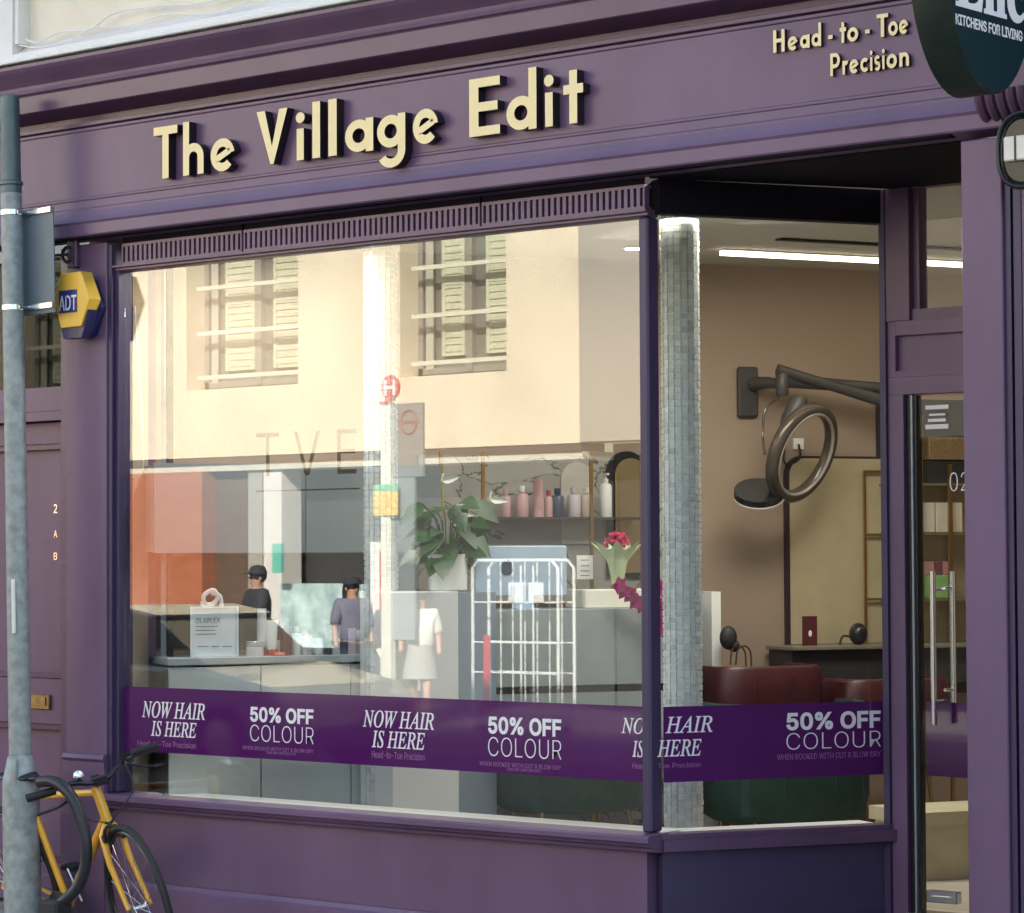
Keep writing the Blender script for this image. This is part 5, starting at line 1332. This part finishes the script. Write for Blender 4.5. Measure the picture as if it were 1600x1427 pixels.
# people
def person(loc, rz, hgt, parts, label, pose='stand'):
    """parts: dict of materials skin, top, legs, hair, shoes"""
    R_ = root('person', label, 'person', loc, rz)
    s_ = hgt / 1.75
    J = {'pelvis': (0, 0, .95), 'waist': (0, 0, 1.08), 'chest': (0, 0, 1.30), 'neck': (0, 0, 1.49), 'head': (0, .015, 1.60), 'crown': (0, .01, 1.72),
         'ls': (.19, 0, 1.43), 'le': (.24, -.02, 1.15), 'lh': (.25, .06, .90), 'rs': (-.19, 0, 1.43), 're': (-.24, -.02, 1.15), 'rh': (-.25, .06, .90),
         'lhip': (.09, 0, .90), 'lk': (.10, .02, .50), 'la': (.10, -.02, .09), 'lt': (.11, .13, .03), 'rhip': (-.09, 0, .90), 'rk': (-.10, .02, .50), 'ra': (-.10, -.02, .09), 'rt': (-.11, .13, .03)}
    if pose == 'hold': J['le'] = (.25, .08, 1.18); J['lh'] = (.12, .30, 1.25); J['re'] = (-.25, .08, 1.18); J['rh'] = (-.12, .30, 1.25)
    if pose == 'walk': J['lk'] = (.09, .14, .52); J['la'] = (.09, .18, .10); J['lt'] = (.09, .32, .05); J['rk'] = (-.09, -.04, .50); J['ra'] = (-.09, -.28, .12); J['rt'] = (-.09, -.16, .03); J['rh'] = (-.24, .2, .95)
    rad = {'pelvis': .135, 'waist': .12, 'chest': .15, 'neck': .055, 'head': .088, 'crown': .06, 'ls': .06, 'le': .042, 'lh': .034, 'rs': .06, 're': .042, 'rh': .034, 'lhip': .095, 'lk': .06, 'la': .042, 'lt': .035, 'rhip': .095, 'rk': .06, 'ra': .042, 'rt': .035}
    E = [('pelvis', 'waist'), ('waist', 'chest'), ('chest', 'neck'), ('neck', 'head'), ('head', 'crown'), ('chest', 'ls'), ('ls', 'le'), ('le', 'lh'), ('chest', 'rs'), ('rs', 're'), ('re', 'rh'), ('pelvis', 'lhip'), ('lhip', 'lk'), ('lk', 'la'), ('la', 'lt'), ('pelvis', 'rhip'), ('rhip', 'rk'), ('rk', 'ra'), ('ra', 'rt')]
    names = list(J)
    def skin(nm, sel, k, m, grow=0.):
        idx = [n for n in names if n in sel]; me = bpy.data.meshes.new(nm)
        me.from_pydata([V(J[n]) * s_ for n in idx], [(idx.index(a), idx.index(b)) for a, b in E if a in sel and b in sel], [])
        o = bpy.data.objects.new(nm, me); COL.objects.link(o)
        o.modifiers.new('skin', 'SKIN'); sb = o.modifiers.new('sub', 'SUBSURF'); sb.levels = 1; sb.render_levels = 1
        for i, n in enumerate(idx):
            sv = me.skin_vertices[0].data[i]; r_ = rad[n] * s_ * k + grow
            sv.radius = (r_ * (1.15 if n in ('chest', 'pelvis', 'waist') else 1), r_ * (.85 if n in ('chest', 'pelvis', 'waist') else 1)); sv.use_root = (i == 0)
        dg = bpy.context.evaluated_depsgraph_get(); m2 = bpy.data.meshes.new_from_object(o.evaluated_get(dg)); bpy.data.objects.remove(o)
        m2.materials.clear(); m2.materials.append(m)
        for p_ in m2.polygons: p_.use_smooth = True
        o2 = bpy.data.objects.new(nm, m2); COL.objects.link(o2); o2.parent = R_
        return o2
    skin('body', names, 1.0, parts['skin'])
    skin('shirt', ['pelvis', 'waist', 'chest', 'neck', 'ls', 'le', 'rs', 're'] if not parts.get('long') else ['pelvis', 'waist', 'chest', 'neck', 'ls', 'le', 'lh', 'rs', 're', 'rh'], 1.28, parts['top'], .016)
    if parts.get('skirt'):
        B().lathe([(.15 * s_, 1.04 * s_), (.18 * s_, .92 * s_), (.24 * s_, .60 * s_), (.235 * s_, .60 * s_)], n=18).build('skirt', parts['skirt'], R_, local=True)
    else: skin('trousers', ['pelvis', 'lhip', 'lk', 'la', 'rhip', 'rk', 'ra'], 1.08, parts['legs'], .006)
    hb_ = B().ball((0, -.012 * s_, 1.655 * s_), .102 * s_, sq=(.9, 1.02, .98), n=8)
    if parts.get('pony'): hb_.tube(smooth([(0, -.09 * s_, 1.67 * s_), (0, -.17 * s_, 1.62 * s_), (0, -.17 * s_, 1.45 * s_)], 4), .035 * s_, 8)
    hb_.build('hair', parts['hair'], R_, local=True)
    B().ball((0, .098 * s_, 1.60 * s_), .016 * s_, n=5).build('nose', parts['skin'], R_, local=True)
    for sx in (-1, 1):
        B().ball((sx * .033 * s_, .088 * s_, 1.625 * s_), .011 * s_, n=4).build('eye', parts['hair'], R_, local=True)
        B().ball((sx * .088 * s_, .0, 1.61 * s_), .022 * s_, sq=(.4, .8, 1.2), n=4).build('ear', parts['skin'], R_, local=True)
    B().ball((0, .088 * s_, 1.565 * s_), .02 * s_, sq=(1, .4, .35), n=4).build('mouth', mat('lips', (.35, .10, .09), .5), R_, local=True)
    if parts.get('cap'):
        B().box(-.06 * s_, .06 * s_, .09 * s_, .17 * s_, 1.672 * s_, 1.682 * s_).lathe([(.112 * s_, 1.665 * s_), (.110 * s_, 1.70 * s_), (.085 * s_, 1.755 * s_), (.02, 1.775 * s_), (.001, 1.776 * s_)], (0, -.005, 0), 18).build('cap', parts['cap'], R_, local=True)
    for n_, nt_ in (('la', 'lt'), ('ra', 'rt')):
        B().tube([V(J[n_]) * s_ + V((0, -.05, -.03)), V(J[nt_]) * s_ + V((0, .03, 0))], [.05 * s_, .04 * s_], 8).build('shoe', parts['shoes'], R_, local=True)
    return R_
SK = mat('skin', (.55, .32, .22), .5); DK = mat('dark_cloth', (.035, .035, .045), .8); WT = mat('white_cotton', (.85, .83, .78), .8); GY = mat('grey_skirt_cloth', (.40, .40, .38), .8); HRm = mat('dark_hair', (.02, .014, .01), .6)
p = opp(401, 893, 13.2); person((p.x, -13.2, -.13), .4, 1.66, dict(skin=SK, top=DK, legs=DK, hair=DK, shoes=WT, cap=DK, long=True), 'person in a dark cap and dark jacket by the far kerb', 'hold')
p = opp(549, 925, 12.9); person((p.x, -12.9, -.13), -1.3, 1.55, dict(skin=SK, top=mat('blue_grey_cloth', (.22, .22, .30), .8), legs=DK, hair=HRm, shoes=WT, cap=DK, pony=True), 'person with a dark cap and ponytail looking right', 'stand')
p = opp(655, 955, 13.2); person((p.x, -13.2, -.13), -.7, 1.42, dict(skin=SK, top=WT, skirt=GY, legs=GY, hair=HRm, shoes=WT), 'person in a white shirt and grey skirt near the bus stop', 'walk')
p = opp(612, 960, 13.3); person((p.x, -13.3, -.13), 2.6, 1.40, dict(skin=SK, top=mat('slate_cloth', (.12, .14, .18), .8), legs=WT, hair=HRm, shoes=WT), 'person in slate top and white trousers beside the bus stop pole', 'stand')
# a pale parcel panel by the people
# parked car, mirrored at the lower left of the window
cx = opp(300, 1000, 9.3).x
CR = root('parked_car', 'silver beige hatchback with dark windows parked across the road', 'car', (cx, -9.3, -.29))
PA = mat('champagne_car_paint', (.40, .36, .30), .3, metal=.5, var=.02, coat=.6); DG = mat('dark_car_glass', (.012, .013, .016), .12)
def carbody(prof, hw, b, mi=0, inset=.06):
    n = len(prof)
    vs = [(x, -hw, z) for x, z in prof] + [(x, hw, z) for x, z in prof]
    return b.add(vs, [tuple(range(n)), tuple(range(n, 2 * n))[::-1]] + [(i, (i + 1) % n, n + (i + 1) % n, n + i) for i in range(n)], mi)
low = [(-2.0, .25), (2.0, .22), (2.08, .45), (2.02, .68), (1.85, .80), (1.0, .95), (-1.9, 1.0), (-2.05, .9), (-2.08, .5)]
o = carbody(low, .86, B()).build('body', PA, CR, local=True, bevel=.05)
up = [(.98, .953), (.25, 1.40), (-.2, 1.47), (-1.3, 1.46), (-1.75, 1.30), (-1.95, 1.003)]
carbody([(x * .97, z) for x, z in up], .74, B()).build('window', DG, CR, local=True, bevel=.04)
carbody([(.3, 1.41), (-.2, 1.49), (-1.3, 1.48), (-1.65, 1.37), (-1.6, 1.34), (-1.3, 1.43), (-.2, 1.44), (.25, 1.37)], .75, B()).build('roof', PA, CR, local=True, bevel=.02)
for xw in (-1.3, 1.3):
    for yw in (-.80, .80):
        W_ = B().lathe([(.20, -.09), (.315, -.09), (.32, -.05), (.32, .05), (.315, .09), (.20, .09)], (xw, yw, .32), 24, ax='y').build('wheel', BLACK, CR, local=True)
        B().lathe([(.001, -.095), (.19, -.092), (.19, .092), (.001, .095)], (xw, yw, .32), 20, ax='y').build('rim', STEEL, W_, local=True)
for s_ in (-1, 1):
    B().ball((.62, s_ * .93, 1.0), .09, sq=(.6, 1, .7), n=6).build('door_mirror', BLACKG, CR, local=True)
    B().ball((1.93, s_ * .62, .66), .11, sq=(.8, 1.2, .7), n=6).build('headlight', mat('headlamp', (.8, .8, .8), .15), CR, local=True)
    B().box(-.45, -.28, s_ * .875 - .01, s_ * .875 + .01, .82, .85).build('door_handle', BLACKG, CR, local=True)
